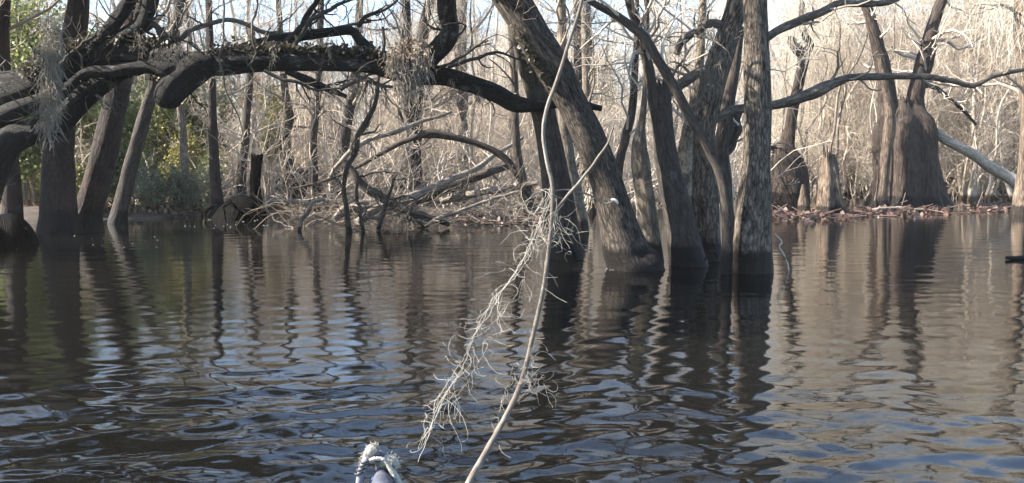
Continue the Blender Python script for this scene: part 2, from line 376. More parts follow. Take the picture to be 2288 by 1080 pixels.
# --- the arching oak (its foot stands on the left just outside the picture)
OD = 10.2
oak_loc = np.array([*at(-120, 540, 11.5)[:2], 0.0])
oak = thing('oak_tree', 'dark oak leaning in from left whose thick bare trunk arches low over the water', 'tree', oak_loc)
def oakpart(name, path, sides=30, lump=.085, m=M_OAK, D=OD, jag=0):
    P, r = traced(path, D, .05); MB().tubes(P, r, sides, lump, cap=True, jag=jag).build(name, m, oak, oak_loc); return P, r
oakP = []
oakP.append(oakpart('trunk', [(-140, 700, 70, 11.5), (-130, 420, 66, 11.4), (-90, 280, 58, 11), (-20, 215, 46, 10.7), (60, 190, 40, 10.5), (140, 155, 40, 10.4), (220, 128, 36, 10.3), (300, 126, 25), (370, 132, 21), (440, 142, 26), (500, 139, 29), (570, 135, 25), (650, 136, 23), (740, 138, 22), (820, 142, 22), (880, 152, 26), (940, 163, 24), (1000, 172, 19), (1060, 190, 18), (1110, 210, 19), (1150, 232, 19), (1200, 236, 15), (1270, 230, 11), (1345, 243, 6)], 34))
oakpart('broken_stub', [(475, 140, 26, 10.15), (440, 152, 34, 10.1), (404, 182, 33, 10.05), (380, 208, 32, 10), (374, 226, 29, 10), (372, 236, 22, 10), (371, 243, 9, 10)], 26, .05)
oakP.append(oakpart('limb', [(-60, 480, 40, 10.4), (-25, 390, 36, 10.2), (15, 322, 31, 10.1), (70, 295, 26), (125, 278, 25), (165, 240, 25), (205, 200, 24), (255, 165, 22), (300, 140, 18)]))
oakP.append(oakpart('limb', [(-40, 285, 22, 10.3), (20, 255, 22), (80, 232, 20), (140, 210, 17), (200, 188, 14), (260, 170, 11), (320, 156, 9)], 18))
oakP.append(oakpart('limb', [(150, 195, 10, 10), (195, 164, 13, 10), (255, 160, 13, 10), (300, 153, 13, 10), (340, 150, 15, 10), (380, 160, 20, 10), (420, 165, 20, 10.1)], 18))
oakP.append(oakpart('limb', [(190, 135, 24), (225, 95, 19), (250, 60, 16), (275, 25, 15), (300, -20, 14), (330, -90, 12), (350, -170, 9)], 20))
oakP.append(oakpart('limb', [(230, 125, 22), (275, 85, 17), (315, 55, 17), (335, 10, 17), (350, -50, 15), (420, -140, 11), (470, -230, 7)], 20))
oakP.append(oakpart('limb', [(925, 165, 26), (960, 130, 22), (990, 100, 22), (1007, 72, 19), (1000, 35, 20), (995, -10, 20), (985, -70, 17), (950, -150, 14), (900, -240, 8)], 22))
oakpart('limb', [(500, 122, 10, 10.5), (580, 98, 12, 10.6), (660, 84, 11, 10.6), (740, 72, 10, 10.6), (785, 70, 10, 10.6), (805, 92, 11, 10.5), (838, 120, 12, 10.4)], 14)
oakpart('limb', [(640, 158, 8), (690, 180, 9), (735, 200, 8), (775, 216, 4)], 12)
mbo = MB()
for pth, d in (([(620, 120, 7), (650, 85, 7), (680, 48, 7), (702, 10, 6), (725, -40, 5)], 10.3),
          ([(650, 118, 4), (668, 85, 5), (700, 42, 5), (745, 18, 4), (790, -5, 3)], 10.1),
          ([(340, 100, 7), (380, 92, 7), (408, 86, 6), (430, 66, 6), (470, 52, 5), (515, 44, 5), (550, 55, 5), (590, 74, 5), (650, 76, 4), (730, 66, 4), (830, 48, 3)], 10.6),
          ([(590, 158, 4), (625, 174, 4), (670, 186, 4), (700, 202, 3), (760, 196, 2)], 10.0),
          ([(760, 200, 6), (790, 180, 6), (815, 176, 6), (845, 190, 5), (880, 194, 3)], 10.1),
          ([(700, 200, 3), (780, 180, 3), (850, 162, 2)], 10.3),
          ([(800, 60, 5), (815, 40, 5), (840, 28, 4), (870, 14, 3), (900, -10, 3)], 10.5),
          ([(980, 152, 4, 10.2), (1020, 135, 4, 10), (1055, 110, 3, 9.9), (1090, 90, 2, 9.8)], 10),
          ([(1000, 150, 4), (1060, 132, 4), (1110, 118, 3), (1165, 135, 2)], 10),
          ([(285, 75, 8), (345, 55, 7), (365, 85, 6), (400, 88, 5)], 10.2),
          ([(120, 160, 6), (150, 130, 5), (190, 95, 4), (215, 80, 3)], 10)):
    mbo = MB(); P, r = traced(pth, d, .05, .01); mbo.tubes(P, r, 8, .08)
    p, q = rsamp(P, r, 14); p, q = grow(p, q, 7, (.15, .6), (30, 80), .05, .35, .5, 7, .2); mbo.tubes(p, q, 4)
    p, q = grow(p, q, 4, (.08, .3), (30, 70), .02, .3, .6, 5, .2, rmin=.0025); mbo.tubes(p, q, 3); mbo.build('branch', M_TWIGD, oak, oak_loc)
for i, (P, r) in enumerate(oakP):
    mbo = MB()
    p, q = rsamp(P, r, 24); p, q = grow(p, q, 16 if i == 0 else 9, (.2, .8), (50, 95), .10, .35, .16, 7, .15); mbo.tubes(p, np.minimum(q, .015), 4)
    p, q = grow(p, np.minimum(q, .015), 4, (.1, .35), (30, 70), .05, .3, .6, 5, .2, rmin=.0025); mbo.tubes(p, q, 3)
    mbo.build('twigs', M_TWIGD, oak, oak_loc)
# upper crown above the picture: limbs and evergreen leaves out of view, shaped to shade the trees and darken the water
mbc = MB(); tips = []
def clear(p, q):                          # two lanes cut through the unseen boughs to let sun onto chosen trunks
    y = p[:, :, 1]; k = ~(((y > 8.68) & (y < 9.62)) | ((y > 10.02) & (y < 10.42))).any(axis=1)
    return p[k], q[k]
for _ in range(16):
    x0, y0 = rs.uniform(-9.5, -2.2), rs.uniform(9.5, 13.5); a = np.array([rs.uniform(-5.0, -3.2), 10.3, rs.uniform(2.8, 4.0)])
    bpt = np.array([x0, y0, rs.uniform(4.3, 8.0)]); P, r = spline([a, (a + bpt) / 2 + [0, rs.uniform(-.5, .5), .5], bpt], [.09, .06, .03], .2); P = wob(P, .05)
    if (P[:, 2] < 1.3 + .19 * P[:, 1]).any(): 
        k = np.where(P[:, 2] >= 1.3 + .19 * P[:, 1])[0]
        if len(k) < 4: continue
        P, r = P[k[0]:], r[k[0]:]
    mbc.tubes(P, r, 7); p, q = rsamp(P, r, 12); p, q = clear(*grow(p, q, 16, (.6, 1.8), (30, 80), .08, .25, .5, 7, .2)); mbc.tubes(p, q, 4)
    if not len(p): continue
    p, q = clear(*grow(p, q, 6, (.3, .8), (30, 70), .05, .25, .5, 5, .2)); mbc.tubes(p, q, 3); tips.append(p.reshape(-1, 3))
for _ in range(9):
    bpt = np.array([rs.uniform(-9, -1.9), rs.uniform(4.6, 8.4), 0]); bpt[2] = 1.9 + .25 * bpt[1] + rs.uniform(.3, 3.2); a = np.array([rs.uniform(-9.5, -8), 9.8, rs.uniform(3.4, 4.4)])
    P, r = spline([a, (a + bpt) / 2 + [0, 0, .6], bpt], [.06, .045, .025], .2); mbc.tubes(P, r, 7); p, q = rsamp(P, r, 12); p, q = clear(*grow(p, q, 24, (.5, 1.4), (30, 80), .08, .25, .5, 7, .45)); mbc.tubes(p, q, 4)
    if not len(p): continue
    p, q = clear(*grow(p, q, 6, (.3, .8), (30, 70), .05, .25, .5, 5, .2)); mbc.tubes(p, q, 3); tips.append(p.reshape(-1, 3))
mbc.build('upper_limbs', M_TWIGD, oak, oak_loc)
tp = np.vstack(tips); tp = tp[tp[:, 2] > 1.35 + .2 * tp[:, 1]]
lp = tp[rs.randint(0, len(tp), 130000)] + rs.randn(130000, 3) * .12; lp = lp[(lp[:, 2] > 1.25 + .195 * lp[:, 1]) & ((lp[:, 1] < 8.68) | ((lp[:, 1] > 9.62) & (lp[:, 1] < 10.02)) | (lp[:, 1] > 10.42))]
MB().leaves(lp, .085).build('leaves', M_LEAFD, oak, oak_loc)

fp, fr = traced([(480, 118, 8), (560, 108, 8), (640, 112, 8), (720, 116, 8), (800, 120, 8), (860, 128, 8)], OD, .05)
ii = rs.randint(0, len(fp), 2200); MB().leaves(fp[ii] + rs.randn(2200, 3) * np.array([.04, .08, .035]) * (.4 + rs.rand(2200, 1)), .05, -.3).build('ferns', M_FERN, oak, oak_loc)
fp, fr = traced([(60, 160, 8), (140, 120, 8), (210, 96, 8), (300, 98, 8), (380, 112, 8)], OD, .05)
ii = rs.randint(0, len(fp), 1500); MB().leaves(fp[ii] + rs.randn(1500, 3) * np.array([.05, .08, .04]), .05, -.3).build('ferns', M_FERN, oak, oak_loc)

# --- the clump of trunks standing in the water
CR = ((9, (.8, 2.2), .3), (6, (.4, 1.0), .5), (4, (.2, .5), .6))
lean, lP, lr = tree('leaning_tree', 'thickest trunk of the clump in the water, rough bark toned dark for shade, leaning far left', Dw(600),
     [(1420, 604, 66), (1401, 568, 52), (1380, 498, 43), (1353, 403, 36), (1318, 314, 35), (1281, 237, 35), (1238, 154, 38), (1196, 89, 38), (1152, 12, 39), (1095, -80, 38), (1010, -190, 34), (910, -310, 27), (800, -450, 16)], M_RUF,
     spec=CR, sides=40, lump=.045, lobes=5, lobe_amp=.1, step=.04, twig_t0=.82)
ii = np.where((lP[:, 2] > 1.9) & (lP[:, 2] < 3.6))[0]; ii = ii[rs.randint(0, len(ii), 2600)]; th = rs.uniform(-2.6, .5, 2600)
cen = np.array([-1.0, .35]); jj = lP[ii] + lr[ii][:, None] * np.stack([np.cos(th + 3.14 + 1.2), -np.abs(np.sin(th)), .3 * rs.randn(2600)], axis=1) * .98
nz_ = np.sin(jj[:, 2] * 9 + jj[:, 0] * 5) + rs.randn(2600) * .6; jj = jj[nz_ > .2]
MB().leaves(jj, .045, -.2).build('ferns', M_FERN, lean, lean.location)
tree('swamp_tree', 'dark smooth trunk just left of and behind the thickest leaning trunk', Dw(578),
     [(1264, 578, 40), (1258, 520, 34), (1248, 440, 33), (1236, 360, 30), (1222, 290, 28), (1203, 210, 28), (1182, 130, 29), (1165, 50, 28), (1148, -40, 26), (1120, -160, 22), (1100, -320, 14)], M_SMOOTH, spec=CR, sides=30, twig_t0=.66,
     limbs=[[(1190, 238, 8), (1215, 222, 9), (1232, 205, 7)]], limb_twigs=None)
tree('broken_tree', 'dark grey trunk snapped off at a jagged top with a thin sprout rising beside', Dw(600) + .3,
     [(1540, 600, 44), (1532, 555, 38), (1520, 500, 33), (1506, 440, 31), (1492, 370, 27), (1482, 300, 25), (1476, 250, 26), (1472, 215, 27), (1470, 196, 24)], M_SMOOTH, spec=None, sides=34, jag=.16, step=.04,
     limbs=[[(1466, 240, 15), (1455, 190, 12), (1444, 130, 11), (1430, 70, 10), (1408, 0, 10), (1385, -90, 8), (1370, -190, 5)]], limb_twigs=(14, (.3, 1.0), .4))
tree('swamp_tree', 'furrowed trunk leaning right with mottled sunlit left edge, directly left of the straight tall trunk', 10.24,
     [(1585, 596, 30), (1582, 540, 28), (1576, 460, 31), (1574, 400, 28), (1574, 340, 24), (1575, 290, 24), (1583, 237, 26), (1594, 178, 27), (1614, 119, 27), (1633, 59, 25), (1650, 0, 25), (1676, -120, 22), (1696, -260, 16), (1706, -380, 10)], M_BIG, spec=CR, sides=34, twig_t0=.64,
     limbs=[[(1598, 268, 9), (1625, 252, 10), (1665, 243, 10), (1722, 236, 10), (1775, 222, 12), (1830, 203, 14), (1870, 184, 10), (1900, 174, 8), (1950, 172, 8), (2010, 172, 7), (2070, 172, 7), (2130, 181, 6), (2180, 190, 6), (2215, 172, 5), (2260, 160, 5), (2320, 152, 4)],
            [(1590, 150, 10), (1560, 165, 11), (1530, 180, 12), (1505, 200, 11), (1490, 222, 9)],
            [(1620, 60, 10), (1590, 52, 10), (1555, 70, 9), (1525, 90, 9), (1510, 120, 7)]], limb_mat=M_LIMB)
tree('swamp_tree', 'straight tall trunk at right end of the clump, left half sunlit and right half dark', Dw(608),
     [(1681, 608, 46), (1681, 560, 43), (1682, 500, 40), (1686, 420, 36), (1691, 350, 31), (1693, 270, 29), (1692, 180, 29), (1689, 70, 27), (1687, 0, 26), (1685, -120, 24), (1690, -280, 21), (1700, -460, 13)], M_BIG, spec=CR, sides=34, lump=.03, twig_t0=.62,
     limbs=[[(1700, 95, 8), (1735, 72, 9), (1775, 52, 10), (1820, 32, 9), (1865, 12, 9), (1915, 10, 8), (1960, 8, 7), (2005, -4, 6), (2060, -30, 5)]], limb_mat=M_LIMB)
tree('swamp_tree', 'pale trunk wedged between the thickest leaning trunk and the snapped trunk', Dw(585),
     [(1464, 585, 21), (1452, 515, 20), (1441, 440, 21), (1432, 370, 21), (1428, 325, 17), (1435, 270, 8), (1441, 200, 6), (1445, 100, 6), (1446, 0, 5), (1448, -140, 4)], M_PALE, spec=CR, sides=26, twig_t0=.6)
tree('young_tree', 'thin curving young tree sweeping down from upper left between two thick trunks', Dw(606) - .25,
     [(1624, 606, 13), (1625, 540, 12), (1624, 474, 12), (1615, 403, 13), (1592, 350, 11), (1569, 308, 10), (1539, 255, 10), (1504, 190, 11), (1468, 130, 11), (1439, 83, 11), (1410, 58, 10), (1379, 36, 9), (1346, 18, 8), (1310, -3, 7), (1250, -50, 7), (1180, -110, 5)], M_SMOOTH,
     spec=((6, (.3, .9), .4), (5, (.2, .5), .5)), sides=16, twig_t0=.5, limbs=[[(1604, 575, 3), (1590, 560, 3), (1572, 585, 2)]], limb_twigs=None)
tree('swamp_tree', 'slim brown trunk with a long drooping limb reaching left over the fallen branches', Dw(497),
     [(1188, 497, 17), (1180, 450, 13), (1166, 395, 11), (1156, 340, 9), (1151, 270, 9), (1150, 190, 8), (1145, 90, 8), (1138, -20, 7), (1130, -160, 5)], M_DLOG, spec=CR, sides=18, twig_t0=.4,
     limbs=[[(1184, 425, 9), (1155, 385, 9), (1120, 350, 8), (1075, 326, 7), (1030, 310, 7), (985, 300, 9), (962, 298, 11), (935, 305, 7), (895, 320, 6), (850, 345, 5), (800, 372, 4), (750, 395, 4), (700, 412, 3), (655, 422, 2)]])
tree('swamp_tree', 'pale trunk seen through the gap left of the thickest leaning trunk', Dw(520),
     [(1296, 520, 22), (1285, 440, 18), (1270, 360, 16), (1262, 290, 14), (1258, 200, 12), (1256, 100, 11), (1255, 0, 9), (1256, -150, 6)], M_PALE, spec=CR, sides=20, twig_t0=.5)
tree('swamp_tree', 'upright pale pole tree with knots rising behind the thickest leaning trunk', Dw(475),
     [(1322, 475, 12), (1318, 380, 10), (1312, 260, 10), (1309, 140, 9), (1306, 0, 8), (1304, -150, 6)], M_PALE, spec=CR, sides=16, twig_t0=.3)
tree('swamp_tree', 'upright grey pole tree close left of the knotted pale pole', Dw(470),
     [(1300, 470, 12), (1297, 380, 10), (1293, 240, 10), (1292, 120, 10), (1290, 0, 9), (1288, -150, 6)], M_SMOOTH, spec=CR, sides=16, twig_t0=.35)
tree('swamp_tree', 'dark leaning sapling touching the right edge of the thickest leaning trunk', Dw(530),
     [(1362, 530, 12), (1375, 440, 11), (1385, 360, 10), (1400, 300, 10), (1412, 250, 9), (1418, 170, 8), (1422, 80, 6), (1424, -60, 4)], M_DLOG, spec=CR, sides=16, twig_t0=.35)
tree('swamp_tree', 'forked brown stem with curved elbow low between the furrowed trunk and the straight trunk', Dw(545),
     [(1640, 545, 14), (1625, 470, 14), (1618, 400, 16), (1612, 340, 18), (1620, 290, 18), (1625, 240, 15), (1640, 160, 12), (1655, 60, 9)], M_DLOG, spec=None, sides=18,
     limbs=[[(1616, 350, 9), (1632, 330, 9), (1645, 300, 9), (1650, 250, 8)]], limb_twigs=(5, (.2, .5), .4))
tree('swamp_tree', 'sunlit stem leaning right just left of the furrowed right-leaning trunk', Dw(535),
     [(1540, 545, 20), (1532, 460, 19), (1529, 400, 19), (1532, 340, 18), (1538, 295, 15), (1552, 230, 12), (1562, 150, 10), (1568, 60, 9), (1575, -80, 6)], M_MOTT, spec=CR, sides=18, twig_t0=.4)

# --- left bank trunks
tree('bank_tree', 'broad dark reddish trunk standing in water under the arching oak at far left', Dw(523),
     [(132, 523, 46), (130, 470, 37), (130, 400, 35), (132, 320, 32), (142, 230, 28), (158, 130, 25), (170, 50, 24), (178, -30, 22), (190, -200, 16), (200, -350, 9)], M_LEFT, spec=CR, sides=28, twig_t0=.45, lobes=5, lobe_amp=.14)
tree('bank_tree', 'reddish brown trunk leaning right beside the broad dark left trunk', Dw(518),
     [(188, 520, 42), (200, 470, 31), (220, 400, 29), (238, 320, 28), (256, 240, 25), (268, 190, 24), (285, 100, 20), (305, 0, 16), (330, -160, 10)], M_LEFT, spec=CR, sides=26, twig_t0=.55)
tree('bank_tree', 'slender grey trunk leaning right, third from left along the bank', Dw(500),
     [(262, 502, 21), (272, 455, 17), (285, 400, 16), (305, 325, 15), (328, 245, 14), (348, 180, 12), (375, 100, 11), (400, 20, 9), (430, -120, 6)], M_SMOOTH, spec=CR, sides=20, twig_t0=.45)
tree('bank_tree', 'dark trunk at the upper left corner of the view', 14.0,
     [(30, 535, 24), (25, 400, 20), (16, 280, 18), (8, 180, 16), (4, 90, 15), (8, 0, 14), (14, -150, 10)], M_LEFT, spec=CR, sides=20, twig_t0=.4)
tree('bank_tree', 'straight dark trunk rising from the black root mound left of centre', Dw(484),
     [(492, 486, 24), (486, 450, 13), (480, 380, 11), (476, 300, 10), (474, 220, 9), (470, 120, 8), (466, 0, 7), (460, -150, 5)], M_LEFT, spec=CR, sides=18, twig_t0=.35)
tree('dead_stump', 'dark slim snapped stump with pale split sides beside the black root mound', Dw(486),
     [(578, 486, 20), (572, 450, 14), (570, 410, 12), (573, 375, 12), (575, 352, 13)], M_WET, spec=None, sides=20, cat='stump', jag=.14)
# grey mid trunks
for i, (D, pth, lab, mt) in enumerate((
    (Dw(470), [(752, 470, 20), (756, 420, 15), (765, 340, 13), (778, 260, 12), (792, 190, 11), (800, 90, 9), (806, -40, 7)], 'grey trunk leaning slightly right behind the fallen branches below the oak arch', M_SMOOTH),
    (Dw(472), [(690, 470, 13), (700, 400, 11), (698, 320, 10), (705, 250, 9), (712, 180, 8), (716, 60, 7), (720, -60, 5)], 'thin dark trunk left of the grey leaning trunk under the oak arch', M_DLOG),
    (Dw(474), [(545, 478, 14), (540, 400, 10), (548, 320, 9), (552, 250, 8), (558, 180, 8), (565, 60, 6)], 'thin grey trunk rising behind the black root mound', M_SMOOTH),
    (Dw(462), [(655, 460, 12), (650, 380, 10), (640, 310, 9), (648, 260, 9), (638, 210, 8), (630, 130, 7), (622, 0, 6)], 'crooked grey trunk in front of the yellow leaved bush', M_SMOOTH),
    (Dw(480), [(405, 470, 11), (412, 400, 9), (410, 310, 8), (402, 230, 8), (396, 120, 7), (392, -20, 6)], 'thin pale trunk among the green bank shrubs', M_PALE),
    (Dw(470), [(930, 468, 14), (932, 400, 12), (925, 320, 11), (915, 230, 11), (912, 140, 11), (908, 40, 10), (904, -60, 8)], 'reddish trunk seen below and above the oak arch at its mossy clump', M_LEFT),
    (Dw(466), [(1030, 466, 14), (1034, 380, 12), (1036, 280, 11), (1032, 180, 12), (1028, 80, 14), (1030, 0, 14), (1034, -120, 10)], 'pale moss hung trunk behind the upturned limb of the oak', M_PALE))):
    tree('swamp_tree', lab, D, pth, mt, spec=CR, sides=16, twig_t0=.35)

# --- right hand group
D1 = Dw(452)
tree('swollen_tree', 'bulbous dark swollen trunk with narrow neck hooked at the top, right of the clump', D1,
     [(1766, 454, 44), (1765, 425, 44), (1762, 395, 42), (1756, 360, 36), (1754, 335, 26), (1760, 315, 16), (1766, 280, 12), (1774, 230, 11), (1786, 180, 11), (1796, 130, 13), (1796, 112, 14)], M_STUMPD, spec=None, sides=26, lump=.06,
     limbs=[[(1796, 122, 12), (1782, 112, 12), (1770, 96, 9), (1768, 80, 7)], [(1798, 122, 12), (1808, 104, 9), (1806, 88, 8), (1796, 78, 8), (1792, 20, 6), (1790, -80, 4)], [(1756, 335, 10), (1735, 330, 9), (1715, 328, 8)]], limb_twigs=(5, (.3, .9), .3))
D3 = Dw(462)
tree('buttressed_tree', 'huge buttressed stump-like trunk on the right with two tall stems rising from its top', D3,
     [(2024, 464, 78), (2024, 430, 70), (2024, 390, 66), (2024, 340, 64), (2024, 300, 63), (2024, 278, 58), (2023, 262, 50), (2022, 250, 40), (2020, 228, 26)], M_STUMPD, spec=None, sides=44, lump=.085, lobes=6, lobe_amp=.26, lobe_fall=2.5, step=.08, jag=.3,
     limbs=[[(1992, 320, 30), (1988, 265, 25), (1984, 215, 19), (1973, 160, 16), (1960, 100, 14), (1945, 40, 12), (1930, -20, 11), (1915, -140, 8)], [(2048, 320, 34), (2042, 262, 28), (2046, 210, 18), (2056, 150, 14), (2075, 90, 13), (2095, 30, 12), (2115, -40, 10), (2130, -150, 7)],
            [(2048, 210, 8), (2070, 165, 8), (2085, 110, 7), (2088, 70, 7)], [(2060, 190, 6), (2085, 195, 5), (2110, 210, 4), (2150, 245, 4), (2180, 280, 3)]], limb_twigs=(12, (.5, 1.8), .35))
tree('buttressed_tree', 'pale fluted side trunk leaning against the left of the huge buttressed trunk', D3 - 1.0,
     [(1966, 464, 17), (1971, 420, 12), (1978, 360, 11), (1986, 300, 13), (1988, 250, 11), (1978, 190, 8), (1966, 130, 6)], M_STUMP, spec=None, sides=22, cat='tree', lobes=4, lobe_amp=.2)
tree('dead_stump', 'splintered brown stump with pale fluted foot, right of the swollen trunk', Dw(482),
     [(1856, 484, 34), (1854, 455, 29), (1853, 420, 25), (1852, 390, 20), (1850, 365, 14), (1849, 350, 9)], M_STUMP, limbs=[[(1868, 470, 12), (1870, 420, 9), (1866, 372, 6), (1864, 345, 3)], [(1838, 478, 11), (1836, 440, 9), (1840, 400, 6), (1846, 375, 3)], [(1880, 482, 12), (1876, 450, 9), (1872, 415, 4)]], limb_twigs=None, spec=None, sides=30, cat='stump', lobes=6, lobe_amp=.25, lobe_fall=1.5, jag=.5, lump=.12)
tree('cypress_knee', 'small pointed cypress knee at the foot of the splintered stump', Dw(480),
     [(1796, 480, 16), (1795, 455, 12), (1795, 430, 7), (1795, 412, 3)], M_STUMP, spec=None, sides=18, cat='stump', lobes=4, lobe_amp=.2)
tree('dead_stump', 'hollow stump leaning outward on the right side of the huge buttressed trunk', Dw(440),
     [(2130, 440, 20), (2118, 410, 20), (2105, 380, 19), (2092, 350, 14), (2082, 335, 8)], M_DLOG, spec=None, sides=22, cat='stump', jag=.35)
tree('dead_stump', 'shaded grey stump between the splintered stump and the huge buttressed trunk', Dw(432),
     [(1936, 434, 30), (1938, 405, 24), (1942, 380, 18), (1948, 355, 10), (1952, 340, 5)], M_STUMP, spec=None, sides=22, cat='stump', lobes=5, lobe_amp=.2, jag=.3)
tree('dead_stump', 'fluted pale tree foot cut by the right edge at the waterline', Dw(480),
     [(2285, 482, 26), (2283, 450, 18), (2284, 415, 14), (2288, 370, 12), (2294, 280, 12), (2296, 180, 17), (2290, 100, 22), (2290, 20, 22), (2286, -100, 16)], M_STUMP, spec=CR, sides=22, cat='tree', lobes=5, lobe_amp=.2, twig_t0=.4)
def logthing(name, label, path, D, m, cat='log', sides=14, tw=(5, (.3, .9), .4), step=.08, group=None):
    P, r = traced(path, D, step, .02); loc = P[0].copy(); loc[2] = max(0, loc[2] - r[0])
    root = thing(name, label, cat, loc, group)
    MB().tubes(P, r, sides, .07, cap=True, jag=r[-1]).build('trunk' if r.max() > .05 else 'stem', m, root, loc)
    if tw:
        p, q = rsamp(P, r, 16); p, q = grow(p, q, tw[0], tw[1], (30, 80), .02, .3, tw[2], 7, .15)
        for k in range(len(p)):
            mb = MB().tubes(p[k:k + 1], q[k:k + 1], 5); p2, q2 = grow(p[k:k + 1], q[k:k + 1], 5, (tw[1][0] * .4, tw[1][1] * .5), (30, 70), 0, .3, .5, 6, .2); mb.tubes(p2, q2, 3)
            mb.build('twig', M_TWIG if m in (M_LOG, M_PALE) else M_TWIGD, root, loc)
    return root
logthing('fallen_log', 'pale straight log slanting down to the right edge from the huge buttressed trunk', [(2070, 280, 7, 25), (2110, 310, 10), (2170, 345, 11), (2225, 380, 12), (2285, 420, 13)], 23.5, M_BLEACH, tw=None)

# --- fallen tree tangle left of the clump
logthing('fallen_branch', 'dark fallen limb sloping right down into the water in the branch tangle', [(770, 360, 6), (790, 388, 8), (828, 425, 10), (868, 452, 11), (930, 476, 10), (970, 492, 8), (1000, 503, 5)], 15.6, M_DLOG, 'fallen branch')
logthing('fallen_log', 'long pale fallen log rising right out of the water through the tangle', [(796, 500, 9, 15.4), (830, 477, 9, 15.7), (872, 455, 8, 16), (930, 434, 8, 16.6), (1000, 402, 7, 17.2), (1060, 378, 6, 17.8), (1110, 345, 5, 18.4), (1170, 310, 4, 19)], 16, M_LOG)
logthing('fallen_log', 'thick brown fallen log behind the long pale log in the tangle', [(845, 480, 10, 16.6), (900, 462, 12, 17), (950, 440, 12, 17.3), (1010, 420, 11, 17.6), (1070, 395, 9, 18), (1140, 370, 7, 18.3)], 17, M_DLOG)
logthing('fallen_log', 'short bleached log end with root stubs at left end of the tangle', [(745, 492, 6, 15.6), (770, 470, 10, 15.8), (800, 461, 12, 16), (850, 458, 12, 16.3), (900, 456, 8, 16.6)], 16, M_LOG)
logthing('fallen_log', 'pale horizontal log at right of the tangle near the slim brown trunk', [(985, 452, 6, 17.6), (1030, 440, 8, 17.6), (1080, 430, 8, 17.4), (1140, 420, 7, 17.2), (1200, 408, 5, 17)], 17, M_LOG)
logthing('fallen_branch', 'pale branch crossing above the tangle from lower left to upper right', [(735, 400, 4, 16.5), (755, 370, 5, 16.5), (785, 335, 6, 16.6), (830, 312, 6, 16.8), (880, 295, 5, 17), (950, 270, 4, 17.2), (1010, 250, 3, 17.4)], 16.6, M_LOG, 'fallen branch')
logthing('fallen_branch', 'pale forked branch dipping into the water at right of the tangle', [(950, 508, 4, 15.4), (985, 485, 5, 15.6), (1030, 470, 5, 15.8), (1090, 450, 4, 16), (1160, 430, 3, 16.2)], 15.6, M_LOG, 'fallen branch')
logthing('fallen_branch', 'arched bleached root standing in the water at left of the tangle', [(668, 516, 4), (676, 490, 5), (690, 466, 5), (706, 450, 4), (725, 446, 3)], 15.0, M_LOG, 'fallen branch', tw=(2, (.2, .4), .5))
logthing('dead_sapling', 'dark crooked dead sapling standing in water under the oak arch', [(780, 520, 7), (773, 470, 6), (769, 420, 5), (775, 380, 6), (795, 345, 5), (800, 305, 6), (815, 270, 6), (835, 240, 5), (845, 200, 5), (852, 150, 4), (856, 60, 3)], 14.6, M_DLOG, 'dead tree', tw=(12, (.3, .9), .5), sides=10)
logthing('dead_sapling', 'thin dark stick upright in the water right of the crooked dead sapling', [(812, 520, 4), (806, 480, 4), (798, 440, 4), (796, 410, 3)], 14.6, M_DLOG, 'dead tree', tw=(5, (.2, .5), .5), sides=8)
logthing('fallen_branch', 'dark twiggy branch end dipping in water at middle of the tangle', [(845, 514, 5), (855, 480, 5), (868, 440, 4), (880, 400, 3)], 15, M_DLOG, 'fallen branch', tw=(8, (.2, .7), .5), sides=8)
logthing('fallen_log', 'pair-like thin pale log lying on the bank behind the dark snapped stump', [(590, 452, 5), (640, 450, 5), (690, 455, 5), (730, 458, 4)], 20.0, M_LOG, tw=None)
mb = MB()                                    # loose sticks too many to count, at the waterline and over the tangle
n = 260; X = rs.uniform(640, 1230, n); Y = rs.uniform(14.8, 19, n)
base = np.stack([(X - 1144) / F * Y, Y, np.abs(rs.normal(0, .25, n)) - .02], axis=1)
d = norm(np.stack([rs.randn(n), rs.randn(n) * .6, np.abs(rs.randn(n)) * .45], axis=1)); P = [base]
for k in range(6): d = norm(d + rs.randn(n, 3) * .22 + [0, 0, -.03]); P.append(P[-1] + d * rs.uniform(.08, .26, (n, 1)))
P = np.stack(P, axis=1); Rd = rs.uniform(.004, .011, (n, 1)) * np.linspace(1, .4, 7)
mb.tubes(P, Rd, 4); p, q = grow(P, Rd, 4, (.2, .7), (30, 70), .02, .3, .5, 5); mb.tubes(p, q, 3)
tag(mb.build('brushwood', M_TWIG), 'tangle of loose bare sticks around the fallen branches', None, None, 'stuff')

# --- root mounds
def mound(name, label, cx, base_y, w, hpx, m, cat='stump', ndk=26):
    D = Dw(base_y); c = at(cx, base_y, D); loc = np.array([c[0], c[1], 0]); rw = w * D / F; hh = hpx * D / F
    root = thing(name, label, cat, loc); u = np.linspace(0, 1, 14)
    P = np.stack([loc[0] + .1 * rw * np.sin(u * 3), loc[1] + 0 * u, -.3 + (hh + .3) * u], axis=1)
    mbm = MB().tubes(P, rw * np.sqrt(np.clip(1.05 - u ** 2.2, .02, 1)), 34, .14, 5, .5, True, 0, .1)
    mb = mbm
    for k in range(ndk):
        a = rs.uniform(0, 6.28); s = loc + [math.cos(a) * rw * .6, math.sin(a) * rw * .6, hh * rs.uniform(.5, 1)]
        e = loc + [math.cos(a) * rw * 1.25, math.sin(a) * rw * 1.25, -.1]; mid = (s + e) / 2 + [math.cos(a) * .1, math.sin(a) * .1, .12]
        P, r = spline([s, mid, e], [.03, .022, .012], .05); mb.tubes(wob(P, .02), r, 6)
    mb.build('root_mass', m, root, loc); return root
mound('root_mound', 'black wet root mound at waterline between the straight dark trunk and the snapped stump', 532, 489, 56, 50, M_WET, ndk=2)
mound('root_mound', 'dark root mound cut by the left edge at the waterline', 8, 545, 70, 66, M_WET, ndk=5)
